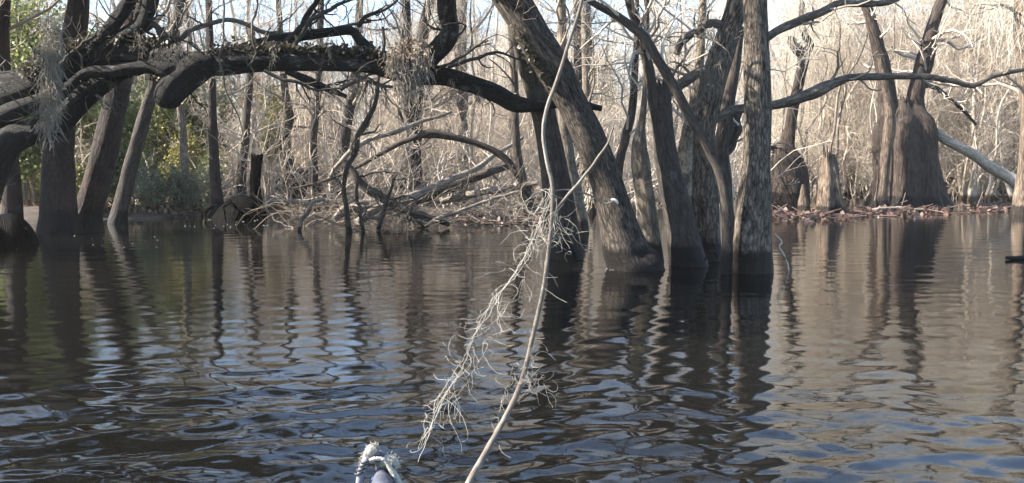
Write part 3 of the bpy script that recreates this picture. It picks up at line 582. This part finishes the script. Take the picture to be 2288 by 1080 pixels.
mound('root_mound', 'brown upturned root mass on the bank behind the crooked dead sapling', 668, 462, 52, 84, M_DLOG)
mound('root_mound', 'low dark root mass behind the bleached log end', 742, 466, 34, 40, M_DLOG)

# ------------------------------------------------------------------ thicket: prototypes and copies
def proto(kind, mt):
    root = thing('swamp_tree', 'x', 'tree', (0, 0, 0)); tb = MB(); cb = MB()
    nst = {'pole': 1, 'clump': rs.randint(3, 6), 'big': 1}[kind]
    for s in range(nst):
        h = rs.uniform(8, 12) if kind != 'clump' else rs.uniform(5, 10)
        r0 = {'pole': rs.uniform(.06, .11), 'clump': rs.uniform(.035, .075), 'big': rs.uniform(.15, .22)}[kind]
        k = 16; z = np.linspace(0, 1, k) ** 1.1
        lean = rs.randn(2) * (.05 if kind != 'clump' else .16) * h
        P = np.stack([lean[0] * z, lean[1] * z, -.6 + (h + .6) * z], axis=1) + np.append(rs.randn(2) * (.18 if nst > 1 else 0), 0)
        P[1:, :2] += np.cumsum(rs.randn(k - 1, 2) * (.06 if kind != 'clump' else .13), axis=0)
        r = r0 * (1 - .8 * z) + r0 * 1.3 * np.exp(-np.maximum(P[:, 2], 0) / .35)
        P, r = spline(P, r, .25); tb.tubes(P, r, 10 if kind == 'big' else 7, .1, 4, .6, False, 0, .12)
        p, q = rsamp(P, r, 24); p, q = grow(p, q, 18 if kind != 'clump' else 10, (.7, 2.3), (20, 70), .10, .18, .32, 7, .12, .98); tb.tubes(p[:6], q[:6], 5); cb.tubes(p, q, 4)
        p, q = grow(p, q, 9, (.4, 1.1), (25, 70), .04, .2, .5, 6, .2, rmin=.005); cb.tubes(p, q, 3)
        p, q = grow(p, q, 6 if nst == 1 else 4, (.2, .6), (25, 70), 0, .22, .6, 4, .2, rmin=.004); cb.tubes(p, q, 3)
    tb.build('trunk', M_SMOOTH if kind == 'big' else mt, root); cb.build('crown', M_CROWN, root); return root
rs = np.random.RandomState(21)
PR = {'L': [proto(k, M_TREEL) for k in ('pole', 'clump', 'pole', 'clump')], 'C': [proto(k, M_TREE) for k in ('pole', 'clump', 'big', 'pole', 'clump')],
      'R': [proto(k, M_TREER) for k in ('pole', 'clump', 'clump', 'pole', 'clump')]}
used = set()
def scatter(reg, n, x0, x1, d0, d1, label, group):
    pts = []; tries = 0
    while len(pts) < n and tries < 20000:
        tries += 1; D = d0 + (d1 - d0) * rs.rand() ** .8; X = rs.uniform(x0, x1); p = ((X - 1144) / F * D, D)
        if (1640 < X < 2110 and D < 27) or (1560 < X < 1860 and D < 28): continue
        if any((p[0] - q[0]) ** 2 + (p[1] - q[1]) ** 2 < .35 for q in pts): continue
        pts.append(p)
    for p in pts:
        pr = PR[reg][rs.randint(len(PR[reg]))]; s = rs.uniform(.75, 1.3) * (.55 if reg == 'C' and p[1] > 22 else .8 if reg == 'C' else .84); z = max(-.1, float(ground_z(p[0], p[1])))
        args = ((p[0], p[1], z), rs.uniform(0, 6.28), (s * rs.uniform(.95, 1.4), s), (rs.normal(0, .05), rs.normal(0, .05)))
        if pr.name in used: o = copy_tree(pr, *args)
        else:
            o = pr; used.add(pr.name); o.location = args[0]; o.rotation_euler = (args[3][0], args[3][1], args[1]); o.scale = (args[2][0], args[2][0], args[2][1])
        tag(o, label, 'tree', group)
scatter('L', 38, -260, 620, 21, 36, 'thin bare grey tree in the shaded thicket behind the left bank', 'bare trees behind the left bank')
scatter('C', 105, 620, 1700, 20.5, 40, 'thin bare tan tree in the sunny thicket behind the fallen branches', 'bare trees behind the fallen branches')
scatter('R', 100, 1700, 2560, 27, 46, 'thin pale sunlit tree in the flooded thicket behind the huge buttressed trunk', 'pale trees of the right-hand thicket')
for k in PR:
    for p in PR[k]:
        if p.name not in used: 
            for c in list(p.children): bpy.data.objects.remove(c)
            bpy.data.objects.remove(p)
# low twiggy undergrowth and the wood beyond, both uncountable
rs = np.random.RandomState(5)
mb = MB(); n = 2600; X = rs.uniform(-300, 2600, n); Y = rs.uniform(20.5, 34, n) + np.where(X > 1640, 8.5, 0)
xx = (X - 1144) / F * Y; base = np.stack([xx, Y, np.maximum(ground_z(xx, Y), -.1)], axis=1)
d = norm(np.stack([rs.randn(n) * .5, rs.randn(n) * .5, 1 + 0 * X], axis=1)); P = [base]; ll = rs.uniform(.15, .5, (n, 1))
for k in range(7): d = norm(d + rs.randn(n, 3) * .18); P.append(P[-1] + d * ll)
P = np.stack(P, axis=1); Rd = rs.uniform(.008, .028, (n, 1)) * np.linspace(1, .35, 8)
mb.tubes(P, Rd, 4); p, q = grow(P, Rd, 6, (.3, 1.2), (25, 70), .05, .25, .5, 6, .2); mb.tubes(p, q, 3); p, q = grow(p, q, 3, (.15, .5), (25, 70), 0, .3, .6, 4, .3, rmin=.005); mb.tubes(p, q, 3)
tag(mb.build('undergrowth', M_CROWN), 'low bare twiggy undergrowth between the thicket trees', None, None, 'stuff')
mb = MB(); n = 800; Y = rs.uniform(48, 95, n); xx = rs.uniform(-1, 1, n) * Y * .85
base = np.stack([xx, Y, ground_z(xx, Y) - .2], axis=1); d = norm(np.stack([rs.randn(n) * .07, rs.randn(n) * .07, 1 + 0 * Y], axis=1)); P = [base]; ll = rs.uniform(.75, 1.25, (n, 1))
for k in range(9): d = norm(d + rs.randn(n, 3) * .05 + [0, 0, .05]); P.append(P[-1] + d * ll)
P = np.stack(P, axis=1); Rd = rs.uniform(.06, .2, (n, 1)) * np.linspace(1, .2, 10)
mb.tubes(P, Rd, 5); p, q = grow(P, Rd, 14, (1, 3), (25, 70), .1, .25, .4, 6, .15); mb.tubes(p, q, 3); p, q = grow(p, q, 9, (.5, 1.4), (25, 70), 0, .3, .5, 4, .2, rmin=.012); mb.tubes(p, q, 3)
tag(mb.build('far_wood', M_CROWN), 'dense far bare wood closing the view behind the thicket', None, None, 'stuff')

# ------------------------------------------------------------------ leafy shrubs and evergreens
def leafy(name, label, cx, by, D, wpx, hpx, m, nleaf, size, cat='shrub', z0=0.0, stems=14, group=None, droop=0.2):
    c = at(cx, by, D); zb = max(0.0, float(ground_z(c[0], c[1]))) if by > 440 else 0; loc = np.array([c[0], c[1], zb]); rw = wpx * D / F; hh = hpx * D / F
    root = thing(name, label, cat, loc, group); z_lo = max(0.0, c[2] - zb)
    ends = np.stack([loc[0] + rs.randn(stems) * rw * .5, loc[1] + rs.randn(stems) * rw * .5, zb + z_lo + hh * rs.uniform(.4, 1, stems)], axis=1)
    tb = MB(); P = []
    for e in ends:
        s = loc + np.array([rs.randn() * .08, rs.randn() * .08, -.2]); u = np.linspace(0, 1, 8)[:, None]
        P.append(s + (e - s) * np.concatenate([u ** 1.3, u ** 1.3, u], axis=1) + np.cumsum(rs.randn(8, 3) * .03, axis=0) * u)
    P = np.array(P); Rd = np.full((stems, 8), .012 + .012 * rw) * np.linspace(1, .3, 8); tb.tubes(P, Rd, 5)
    p, q = grow(P, Rd, 9, (.25 * rw, .8 * rw), (25, 75), .02, .28, .5, 6, .3); tb.tubes(p, q, 3)
    p2, q2 = grow(p, q, 5, (.12 * rw, .4 * rw), (25, 70), 0, .3, .6, 5, .2); tb.tubes(p2, q2, 3)
    tb.build('stems', M_TWIG, root, loc)
    pts = p2.reshape(-1, 3); pts = pts[pts[:, 2] > zb + z_lo - .05 * hh]
    cl = pts[rs.randint(0, len(pts), nleaf // 14)]; lp = np.repeat(cl, 14, axis=0) + rs.randn(len(cl) * 14, 3) * size * 1.6
    MB().leaves(lp, size, droop).build('leaves', m, root, loc); return root
leafy('bank_shrub', 'grey green leafy shrub at waterline right of the slender grey trunk', 345, 480, 19.2, 66, 100, M_LEAFGG, 2600, .05)
leafy('bank_shrub', 'low grey green shrub spreading along the bank toward the black root mound', 425, 478, 19.6, 60, 70, M_LEAFGG, 2200, .05)
leafy('bank_shrub', 'yellow leaved shrub above the grey green bank shrubs', 405, 450, 21, 42, 170, M_LEAFY, 3600, .06)
leafy('bank_shrub', 'bright yellow green shrub between the two leftmost leaning trunks', 188, 470, 18.5, 28, 130, M_LEAFY, 1500, .065)
leafy('evergreen_tree', 'dark evergreen between leaning reddish trunk and slender grey trunk', 275, 470, 19.5, 45, 290, M_LEAFG, 5200, .08, 'tree')
leafy('evergreen_tree', 'leafy green tree filling the upper left corner behind the oak', 60, 470, 19, 110, 480, M_LEAFG, 13000, .085, 'tree', stems=20)
leafy('evergreen_tree', 'leafy green tree half hidden by the broad dark left trunk', 175, 470, 22, 80, 420, M_LEAFG, 6500, .085, 'tree', stems=18)
#leafy('evergreen_tree', 'tall dark evergreen beyond the left edge behind the oak', -170, 480, 17, 150, 640, M_LEAFD, 9000, .1, 'tree', stems=20)
leafy('evergreen_tree', 'pale green leafy tree under the left part of the oak arch', 355, 450, 22, 56, 290, M_LEAFG, 6500, .08, 'tree')
leafy('evergreen_tree', 'olive green leafy tree seen between the slender grey trunk and the straight dark trunk', 430, 450, 22.5, 62, 300, M_LEAFG, 8500, .075, 'tree')
leafy('evergreen_tree', 'pale olive tree seen between the two leftmost leaning trunks above the yellow green shrub', 215, 455, 24, 55, 330, M_LEAFG, 4600, .08, 'tree')
leafy('bank_shrub', 'sparse olive shrub at the foot of the broad dark left trunk', 75, 480, 20, 45, 150, M_LEAFY, 1800, .06)
leafy('bank_shrub', 'thin olive twiggy shrub nearest the black root mound', 460, 470, 20.5, 36, 120, M_LEAFG, 1500, .055)
leafy('yellow_bush', 'yellow green leafed bush hanging under the middle of the oak arch', 605, 330, 24, 50, 135, M_LEAFY, 4200, .06, 'bush')
leafy('budding_tree', 'tree with reddish buds above the middle of the oak arch', 590, 250, 27, 70, 260, M_LEAFR, 1800, .055, 'tree')
leafy('budding_tree', 'tree with reddish buds above the left end of the oak arch', 425, 250, 26, 55, 260, M_LEAFR, 1300, .055, 'tree')
leafy('evergreen_tree', 'distant pine-like green crown beside the two upright poles', 1345, 250, 42, 40, 190, M_LEAFG, 900, .12, 'tree')

# ------------------------------------------------------------------ moss, debris
def strands(mb, starts, ln, r, K=9, curl=.35, down=.5, side=(0, 0, 0), S_=3):
    n = len(starts); d = norm(rs.randn(n, 3) * .7 + [0, 0, -.6] + np.array(side)); P = [np.asarray(starts)]; L = rs.uniform(ln[0], ln[1], (n, 1)) / (K - 1)
    ph = rs.uniform(0, 6.28, (n, 1)); ax = norm(rs.randn(n, 3))
    for k in range(K - 1):
        d = norm(d + rs.randn(n, 3) * curl * .6 + np.cross(ax, d) * curl + np.array([0, 0, -down * .25]) + np.array(side) * .2); P.append(P[-1] + d * L)
    P = np.stack(P, axis=1); mb.tubes(P, np.full((n, K), r) * np.linspace(1.0, .6, K), S_); return P
def festoon(mb, top, length, width, n, r):
    u = rs.rand(n) ** 1.2; st = np.array(top) + np.stack([rs.randn(n) * width * (1 - .5 * u), rs.randn(n) * width * (1 - .5 * u), -length * u], axis=1)
    strands(mb, st, (.25 * length, .6 * length), r, 7, .25, 1.6)
def moss(label, xs, y0, y1, D, wpx, n, r=.004, group=None, m=M_MOSSD):
    mb = MB()
    for x, ya, yb in xs:
        t = at(x, ya, D); festoon(mb, t, (yb - ya) * D / F, wpx * D / F, n, r)
    c = at(xs[0][0], xs[0][1], D); o = mb.build('spanish_moss', m, None, c); o.location = c
    return tag(o, label, 'moss', group)
moss('long grey column of Spanish moss hanging in front of the oak at far left', [(112, 30, 120), (110, 90, 190), (108, 150, 250), (106, 210, 300), (120, 140, 220)], 0, 0, 9.7, 11, 150, .0035)
moss('shaggy moss and twig clump drooping from the oak where its limb turns up', [(890, 120, 190), (905, 140, 215), (930, 120, 185), (875, 120, 160), (950, 110, 175)], 0, 0, 9.75, 10, 110, .004)
moss('small moss tuft lying over the oak near its rounded stub', [(375, 105, 140), (395, 100, 135), (350, 110, 135)], 0, 0, 9.75, 12, 60, .004)
moss('moss tuft hanging from the sunlit limb above the broken trunk', [(1590, 60, 110), (1600, 120, 190), (1575, 150, 210)], 0, 0, 9.6, 10, 60, .004)
for x, y, l in ((250, 172, 60), (300, 165, 45), (455, 165, 50), (520, 160, 40), (600, 160, 62), (690, 185, 50), (745, 160, 55), (800, 165, 45), (1010, 175, 40), (985, 40, 55), (1070, 195, 38), (610, 92, 48), (735, 75, 55), (310, 60, 60), (455, 60, 42)):
    mb = MB(); c = at(x, y, 10.05); festoon(mb, c, l * 10.05 / F, 4 * 10.05 / F, 34, .0026); o = mb.build('moss_wisp', M_MOSSD, None, c); o.location = c
    tag(o, 'short thin wisp of grey moss dangling from a limb of the arching oak', 'moss', 'moss wisps on the oak limbs')
mb = MB()
for i in range(130):
    D = rs.uniform(14, 26); hh = rs.uniform(50, 150); festoon(mb, at(rs.uniform(250, 1680), rs.uniform(-160, 90), D), hh * D / F, rs.uniform(3, 7) * D / F, 22, .004)
tag(mb.build('spanish_moss', M_MOSS), 'pale Spanish moss strands hanging high in the trees behind the oak and the trunk clump', None, None, 'stuff')
# dead leaves caught on the oak at the clump
mb = MB(); c = at(905, 118, 9.8); pts = c + rs.randn(260, 3) * np.array([.14, .10, .09]); mb.leaves(pts, .04)
o = mb.build('dead_leaf_clump', M_LEAFB, None, c); o.location = c; tag(o, 'clump of dead brown leaves caught on the oak above its moss clump', None, None, 'stuff')
mb = MB()
for i in range(760):
    X = rs.uniform(1700, 2520) if i % 10 else rs.uniform(900, 1700); D = rs.uniform(29, 44) if i % 10 else rs.uniform(24, 42); ya = rs.uniform(-420, 260); hh = rs.uniform(70, 260)
    festoon(mb, at(X, ya, D), hh * D / F, rs.uniform(5, 13) * D / F, 26, .0065)
for i in range(44):
    X = rs.uniform(1740, 1920) if i % 2 else rs.uniform(2150, 2420); D = rs.uniform(17, 26); hh = rs.uniform(90, 260); festoon(mb, at(X, rs.uniform(-330, -20), D), hh * D / F, rs.uniform(4, 9) * D / F, 26, .004)
tag(mb.build('spanish_moss', M_MOSS), 'veil of Spanish moss hanging through the right-hand thicket', None, None, 'stuff')

n = 9000; X = rs.uniform(-350, 760, n); D = rs.uniform(18.6, 23.5, n); xx = (X - 1144) / F * D; zz = ground_z(xx, D); k = zz > -.03
mb = MB().leaves(np.stack([xx, D, zz + .015], axis=1)[k], .11, -.2)
tag(mb.build('bank_leaves', M_LEAFB), 'dead leaves covering the left bank', None, None, 'stuff')
logthing('hanging_vine', 'thin grey vine dropping from the top of the view across the oak arch', [(494, -60, 2), (496, 20, 2.2), (498, 90, 2.2), (499, 160, 2), (506, 215, 2), (528, 262, 1.8), (548, 305, 1.5)], 9.6, M_LIMB, 'vine', sides=7, tw=(5, (.1, .35), .6))
logthing('hanging_vine', 'short curved vine end hanging in front of the middle of the oak arch', [(574, -60, 2), (571, 10, 2.4), (566, 70, 2.6), (567, 115, 2.4), (562, 140, 2), (557, 152, 1.6)], 9.6, M_LIMB, 'vine', sides=7, tw=(3, (.1, .3), .6))

def raft(name, label, x0, x1, y, n, dy=.35):
    mb = MB(); D = Dw(y); cx_ = rs.uniform(x0, x1, 9); X = np.clip(cx_[rs.randint(0, 9, n)] + rs.randn(n) * (x1 - x0) * .06, x0 - 10, x1 + 10); Yd = D + rs.randn(n) * dy * 1.3
    p = np.stack([(X - 1144) / F * Yd, Yd, np.abs(rs.randn(n)) * .03 + .004], axis=1); mb.leaves(p, .11, 0)
    m2 = n // 10; i = rs.randint(0, n, m2); s = p[i]; d = norm(np.stack([rs.randn(m2), rs.randn(m2) * .4, np.abs(rs.randn(m2)) * .12], axis=1)); P = np.stack([s + d * k * .12 for k in range(5)], axis=1)
    mb.tubes(P, np.full((m2, 5), .012), 4); return tag(mb.build(name, M_LITTER), label, None, None, 'stuff')
raft('leaf_litter', 'reddish leaves and sticks floating below the swollen trunk', 1725, 1900, 484, 420, .6)
raft('leaf_litter', 'reddish leaves and sticks floating before the huge buttressed trunk', 1925, 2115, 474, 420, .7)
raft('leaf_litter', 'reddish leaves floating toward the right edge', 2150, 2290, 468, 180, .8)
raft('leaf_litter', 'brown leaves along the waterline of the branch tangle', 900, 1230, 492, 700, .5)
logthing('floating_log', 'thin arched stick lying on the reddish leaves before the huge buttressed trunk', [(1925, 480, 3), (1960, 468, 4), (2010, 466, 4), (2060, 470, 3)], Dw(476), M_LOG, tw=None)
logthing('floating_log', 'dark floating log end at the right edge on open water', [(2248, 576, 4), (2290, 577, 6), (2360, 578, 7)], Dw(581), M_DLOG, tw=None)
logthing('bare_twig', 'thin bent twig standing in water right of the straight tall trunk', [(1764, 612, 1.5), (1757, 585, 2), (1745, 550, 2), (1734, 520, 1.5)], Dw(606), M_TWIG, 'twig', sides=6, tw=(2, (.05, .15), .6), step=.03)
mb = MB(); spots = [(x, y) for x, y in zip(rs.uniform(30, 360, 18), rs.uniform(522, 558, 18))] + [(x, y) for x, y in zip(rs.uniform(400, 600, 30), rs.uniform(488, 512, 30))] + [(x, y) for x, y in zip(rs.uniform(1350, 1400, 22), rs.uniform(598, 606, 22))] + [(x, y) for x, y in zip(rs.uniform(1650, 1680, 14), rs.uniform(608, 613, 14))]
for x, y in spots:
    D = Dw(y); c = at(x, y, D); r = rs.uniform(.003, .007) * D / 10; u = np.linspace(-.4, 1, 4)
    mb.tubes(np.stack([c[0] + 0 * u, c[1] + 0 * u, r * .5 * u + .003], axis=1), r * np.sqrt(np.clip(1.02 - np.clip(u, 0, 1) ** 2, .01, 1)) * rs.uniform(.8, 1.6), 7)
tag(mb.build('foam', plain('foam white', (.3, .295, .28))), 'white foam flecks floating at the trunk feet', None, None, 'stuff')

# ------------------------------------------------------------------ near hanging vine with moss, and the boat's bow
VD = 2.35
vp = [(1318, -120, 3.4), (1308, -40, 3.5), (1297, 20, 3.7), (1268, 100, 3.9), (1243, 180, 4.2), (1222, 240, 4.4), (1214, 300, 4.2), (1222, 360, 4.2), (1233, 410, 4.6), (1235, 460, 4.8), (1230, 540, 4.6), (1216, 640, 4.8), (1192, 740, 5.2), (1165, 850, 5.8), (1122, 945, 6.4, 2.25), (1050, 1078, 7.6, 2.15), (1015, 1140, 8.2, 2.1)]
P, r = traced(vp, VD, .012, .0015); vloc = P[-1].copy()
vine = thing('hanging_branch', 'long thin pale branch hanging down across the view close to the boat', 'branch', vloc)
MB().tubes(P, r, 14, .07, cap=True).build('stem', M_VINE, vine, vloc)
for pth in ([(1240, 470, 3.5), (1262, 445, 3.5), (1300, 400, 3.2), (1335, 355, 3), (1358, 320, 2.5), (1370, 285, 2)],
            [(1236, 428, 2), (1260, 424, 2), (1290, 428, 2), (1325, 440, 2), (1352, 455, 2), (1366, 452, 2)],
            [(1224, 610, 1.5), (1238, 622, 1.5), (1245, 640, 1.3)], [(1150, 880, 2), (1175, 835, 1.8), (1200, 870, 1.3)]):
    Pp, rp = traced(pth, VD, .01, .001); MB().tubes(Pp, rp, 8, .08, cap=True).build('side_twig', M_VINE, vine, vloc)
Pp, rp = traced([(1365, 447, 2), (1371, 447, 3.5), (1377, 450, 3.5), (1381, 455, 2)], VD, .002); MB().tubes(Pp, rp, 8, .05, cap=True).build('bud', plain('white bud', (.45, .45, .42)), vine, vloc)
cl = [(1228, 425), (1215, 480), (1195, 545), (1165, 610), (1125, 665), (1090, 715), (1062, 765), (1040, 815), (1010, 860), (985, 905), (965, 960), (945, 1005)]
cP, _ = spline([at(x, y, VD + .05 * math.sin(i)) for i, (x, y) in enumerate(cl)], np.ones(len(cl)), .01)
mb = MB(); T = norm(np.gradient(cP, axis=0))
for k in range(3):
    off = np.cumsum(np.cumsum(rs.randn(len(cP), 3) * .0006, axis=0), axis=0) * .25 + np.cumsum(rs.randn(len(cP), 3) * .0016, axis=0); off -= np.linspace(0, 1, len(cP))[:, None] * off[-1] * .6
    mb.tubes(cP + off, np.full(len(cP), .0008), 5)
n = 115; cf = np.array([.02, .08, .16, .27, .33, .42, .5, .58, .68, .75, .84, .93]); i = (np.clip(cf[rs.randint(0, 12, n)] + rs.randn(n) * .018, 0, .985) * (len(cP) - 1)).astype(int); st = cP[i] + rs.randn(n, 3) * np.array([.020, .018, .014])
strands(mb, st, (.05, .15), .0006, 14, .30, .5, (-.2, 0, -.15), 5)
o = mb.build('spanish_moss', M_MOSSN, None, cP[0]); o.location = cP[0]; tag(o, 'long pale wisp of Spanish moss trailing down left from the near hanging branch', 'moss')
mb = MB()
for (x, y, nn) in ((1215, 470, 15), (1195, 540, 15), (1255, 510, 14), (1240, 500, 8)):
    st = at(x, y, VD) + rs.randn(nn, 3) * np.array([.018, .012, .02]); strands(mb, st, (.05, .12), .00062, 10, .36, .5, (0, 0, 0), 5)
c = at(1230, 470, VD); o = mb.build('spanish_moss', M_MOSSN, None, c); o.location = c; tag(o, 'tangled moss tuft around the fork of the near hanging branch', 'moss')
mb = MB()
for (x, y, nn) in ((1190, 780, 12), (1175, 830, 16), (1200, 860, 10), (1130, 890, 7), (1145, 850, 8), (1100, 960, 4)):
    st = at(x, y, VD - .03) + rs.randn(nn, 3) * np.array([.014, .012, .018]); strands(mb, st, (.04, .09), .00062, 9, .4, .3, (0, 0, 0), 5)
c = at(1175, 820, VD); o = mb.build('spanish_moss', M_MOSSN, None, c); o.location = c; tag(o, 'sparse curled moss bits low on the near hanging branch', 'moss')

BD = 2.2; tip = at(848, 1022, BD); bl = np.array([tip[0], tip[1], 0.0])
boat = thing('small_boat', 'pale grey blue bow tip of small boat with white frayed rope ends', 'boat', bl)
M_HULL = plain('hull grey blue', (.05, .053, .072), .6, 45, .45, .2); M_BLUE = plain('hull blue', (.035, .08, .2), .4, 25, .2)
M_ROPE = plain('white rope', (.42, .395, .34), .9, 180, .2, 1.0); M_DARK = plain('dark strap', (.02, .018, .022), .6, 60, .3)
# hull: cross-sections running from the tip back toward the viewer
sec = []; ns = 22
for k, u in enumerate(np.linspace(0, 1, 26)):
    hw = .010 + .20 * u ** .8; top = tip[2] - .05 - .02 * u ** .5; keel = top - .07 - .36 * u ** .6; yy = tip[1] + .02 - 1.75 * u; x0 = tip[0] * (1 - u) + -.02 * u
    a = np.linspace(0, 1, ns); aa = a * 2 * math.pi
    xs = x0 + hw * np.cos(aa); zs = np.where(np.sin(aa) > 0, top + .035 * np.sin(aa) * (1 - .3 * u), top + (top - keel) * np.sin(aa) * 1.0)
    sec.append(np.stack([xs[:-1], np.full(ns - 1, yy), zs[:-1]], axis=1))
V = np.array(sec); k_, m_ = V.shape[:2]; i = np.arange(k_ - 1)[:, None] * m_; j = np.arange(m_)[None]; j2 = (j + 1) % m_
MB().add(V.reshape(-1, 3), np.stack([i + j, i + m_ + j, i + m_ + j2, i + j2], axis=-1).reshape(-1, 4), [[0, t, t + 1] for t in range(1, m_ - 1)]).build('hull', M_HULL, boat, bl)
for sgn in (-1, 1):
    Pr = np.array([[tip[0] * (1 - u) - .02 * u + sgn * (.012 + .205 * u ** .8), tip[1] + .02 - 1.75 * u, tip[2] - .058 - .02 * u ** .5] for u in np.linspace(0.01, 1, 30)])
    MB().tubes(Pr, np.full(30, .009), 8, cap=True).build('gunwale', M_BLUE, boat, bl)
Pg, rg = traced([(802, 1085, 9), (806, 1062, 9), (813, 1040, 9), (822, 1022, 8)], BD - .03, .004); gr = MB().tubes(Pg, rg, 12, .04, cap=True).build('strap', plain('pale strap', (.2, .195, .225), .8, 60, .15), boat, bl)
for (x, y) in ((804, 1056), (808, 1047), (812, 1038), (817, 1030)):
    c = at(x, y, BD - .03); a = np.linspace(0, 6.4, 20); rr = 10.5 * BD / F
    MB().tubes(np.stack([c[0] + rr * np.cos(a), c[1] + rr * np.sin(a), c[2] + .003 * np.cos(a)], axis=1), np.full(20, .0028), 7).build('strap_band', M_DARK, gr, bl)
Pp, rp = traced([(824, 1024, 9), (838, 1018, 14), (852, 1026, 16), (858, 1050, 17), (862, 1085, 19)], BD, .004); MB().tubes(Pp, rp, 14, .06, cap=True).build('wrapping', plain('violet grey cloth', (.10, .09, .115), .9, 60, .25, .5), boat, bl)
def knot(pts, D):
    Pk, rk = traced(pts, D, .003); mbk = MB().tubes(Pk, rk, 18, .16, cap=True)
    n = 420; i = rs.randint(0, len(Pk), n); dd = norm(rs.randn(n, 3)); strands(mbk, Pk[i] + dd * rk[i][:, None] * .92, (.006, .018), .0009, 5, .5, .2, (0, 0, .3), 3)
    mbk.build('rope_end', M_ROPE, boat, bl)
knot([(814, 1034, 4), (817, 1024, 8), (823, 1014, 11), (831, 1005, 12), (836, 999, 9), (837, 996, 4)], BD - .02)
knot([(850, 1042, 4), (858, 1034, 9), (868, 1028, 13), (878, 1032, 12), (884, 1040, 9), (882, 1048, 5)], BD - .02)
Pp, rp = traced([(822, 1030, 4), (838, 1025, 5), (852, 1026, 5), (862, 1032, 5), (872, 1046, 6), (884, 1066, 8), (896, 1090, 10)], BD - .035, .004); MB().tubes(Pp, rp, 12, .06, cap=True).build('rope', M_ROPE, boat, bl)


# ------------------------------------------------------------------ thin haze added to stand in for pale lens glare
c0, c1 = np.array([-150., -60., -3.]), np.array([150., 240., 26.])
cv = [[(c0, c1)[i][0], (c0, c1)[j][1], (c0, c1)[k][2]] for i in (0, 1) for j in (0, 1) for k in (0, 1)]
mh, nt, b = mat('haze'); nt.nodes.remove(b); pv = nd(nt, 'ShaderNodeVolumePrincipled'); pv.inputs['Color'].default_value = (.97, .94, .9, 1); pv.inputs['Density'].default_value = 0.0005
nt.links.new(pv.outputs[0], nt.nodes['Material Output'].inputs['Volume'])
hz_ = MB().add(cv, [[0, 1, 3, 2], [4, 6, 7, 5], [0, 4, 5, 1], [2, 3, 7, 6], [0, 2, 6, 4], [1, 5, 7, 3]]).build('haze', mh, smooth=False); hz_['kind'] = 'stuff'; hz_['label'] = 'faint added haze standing in for pale lens glare'
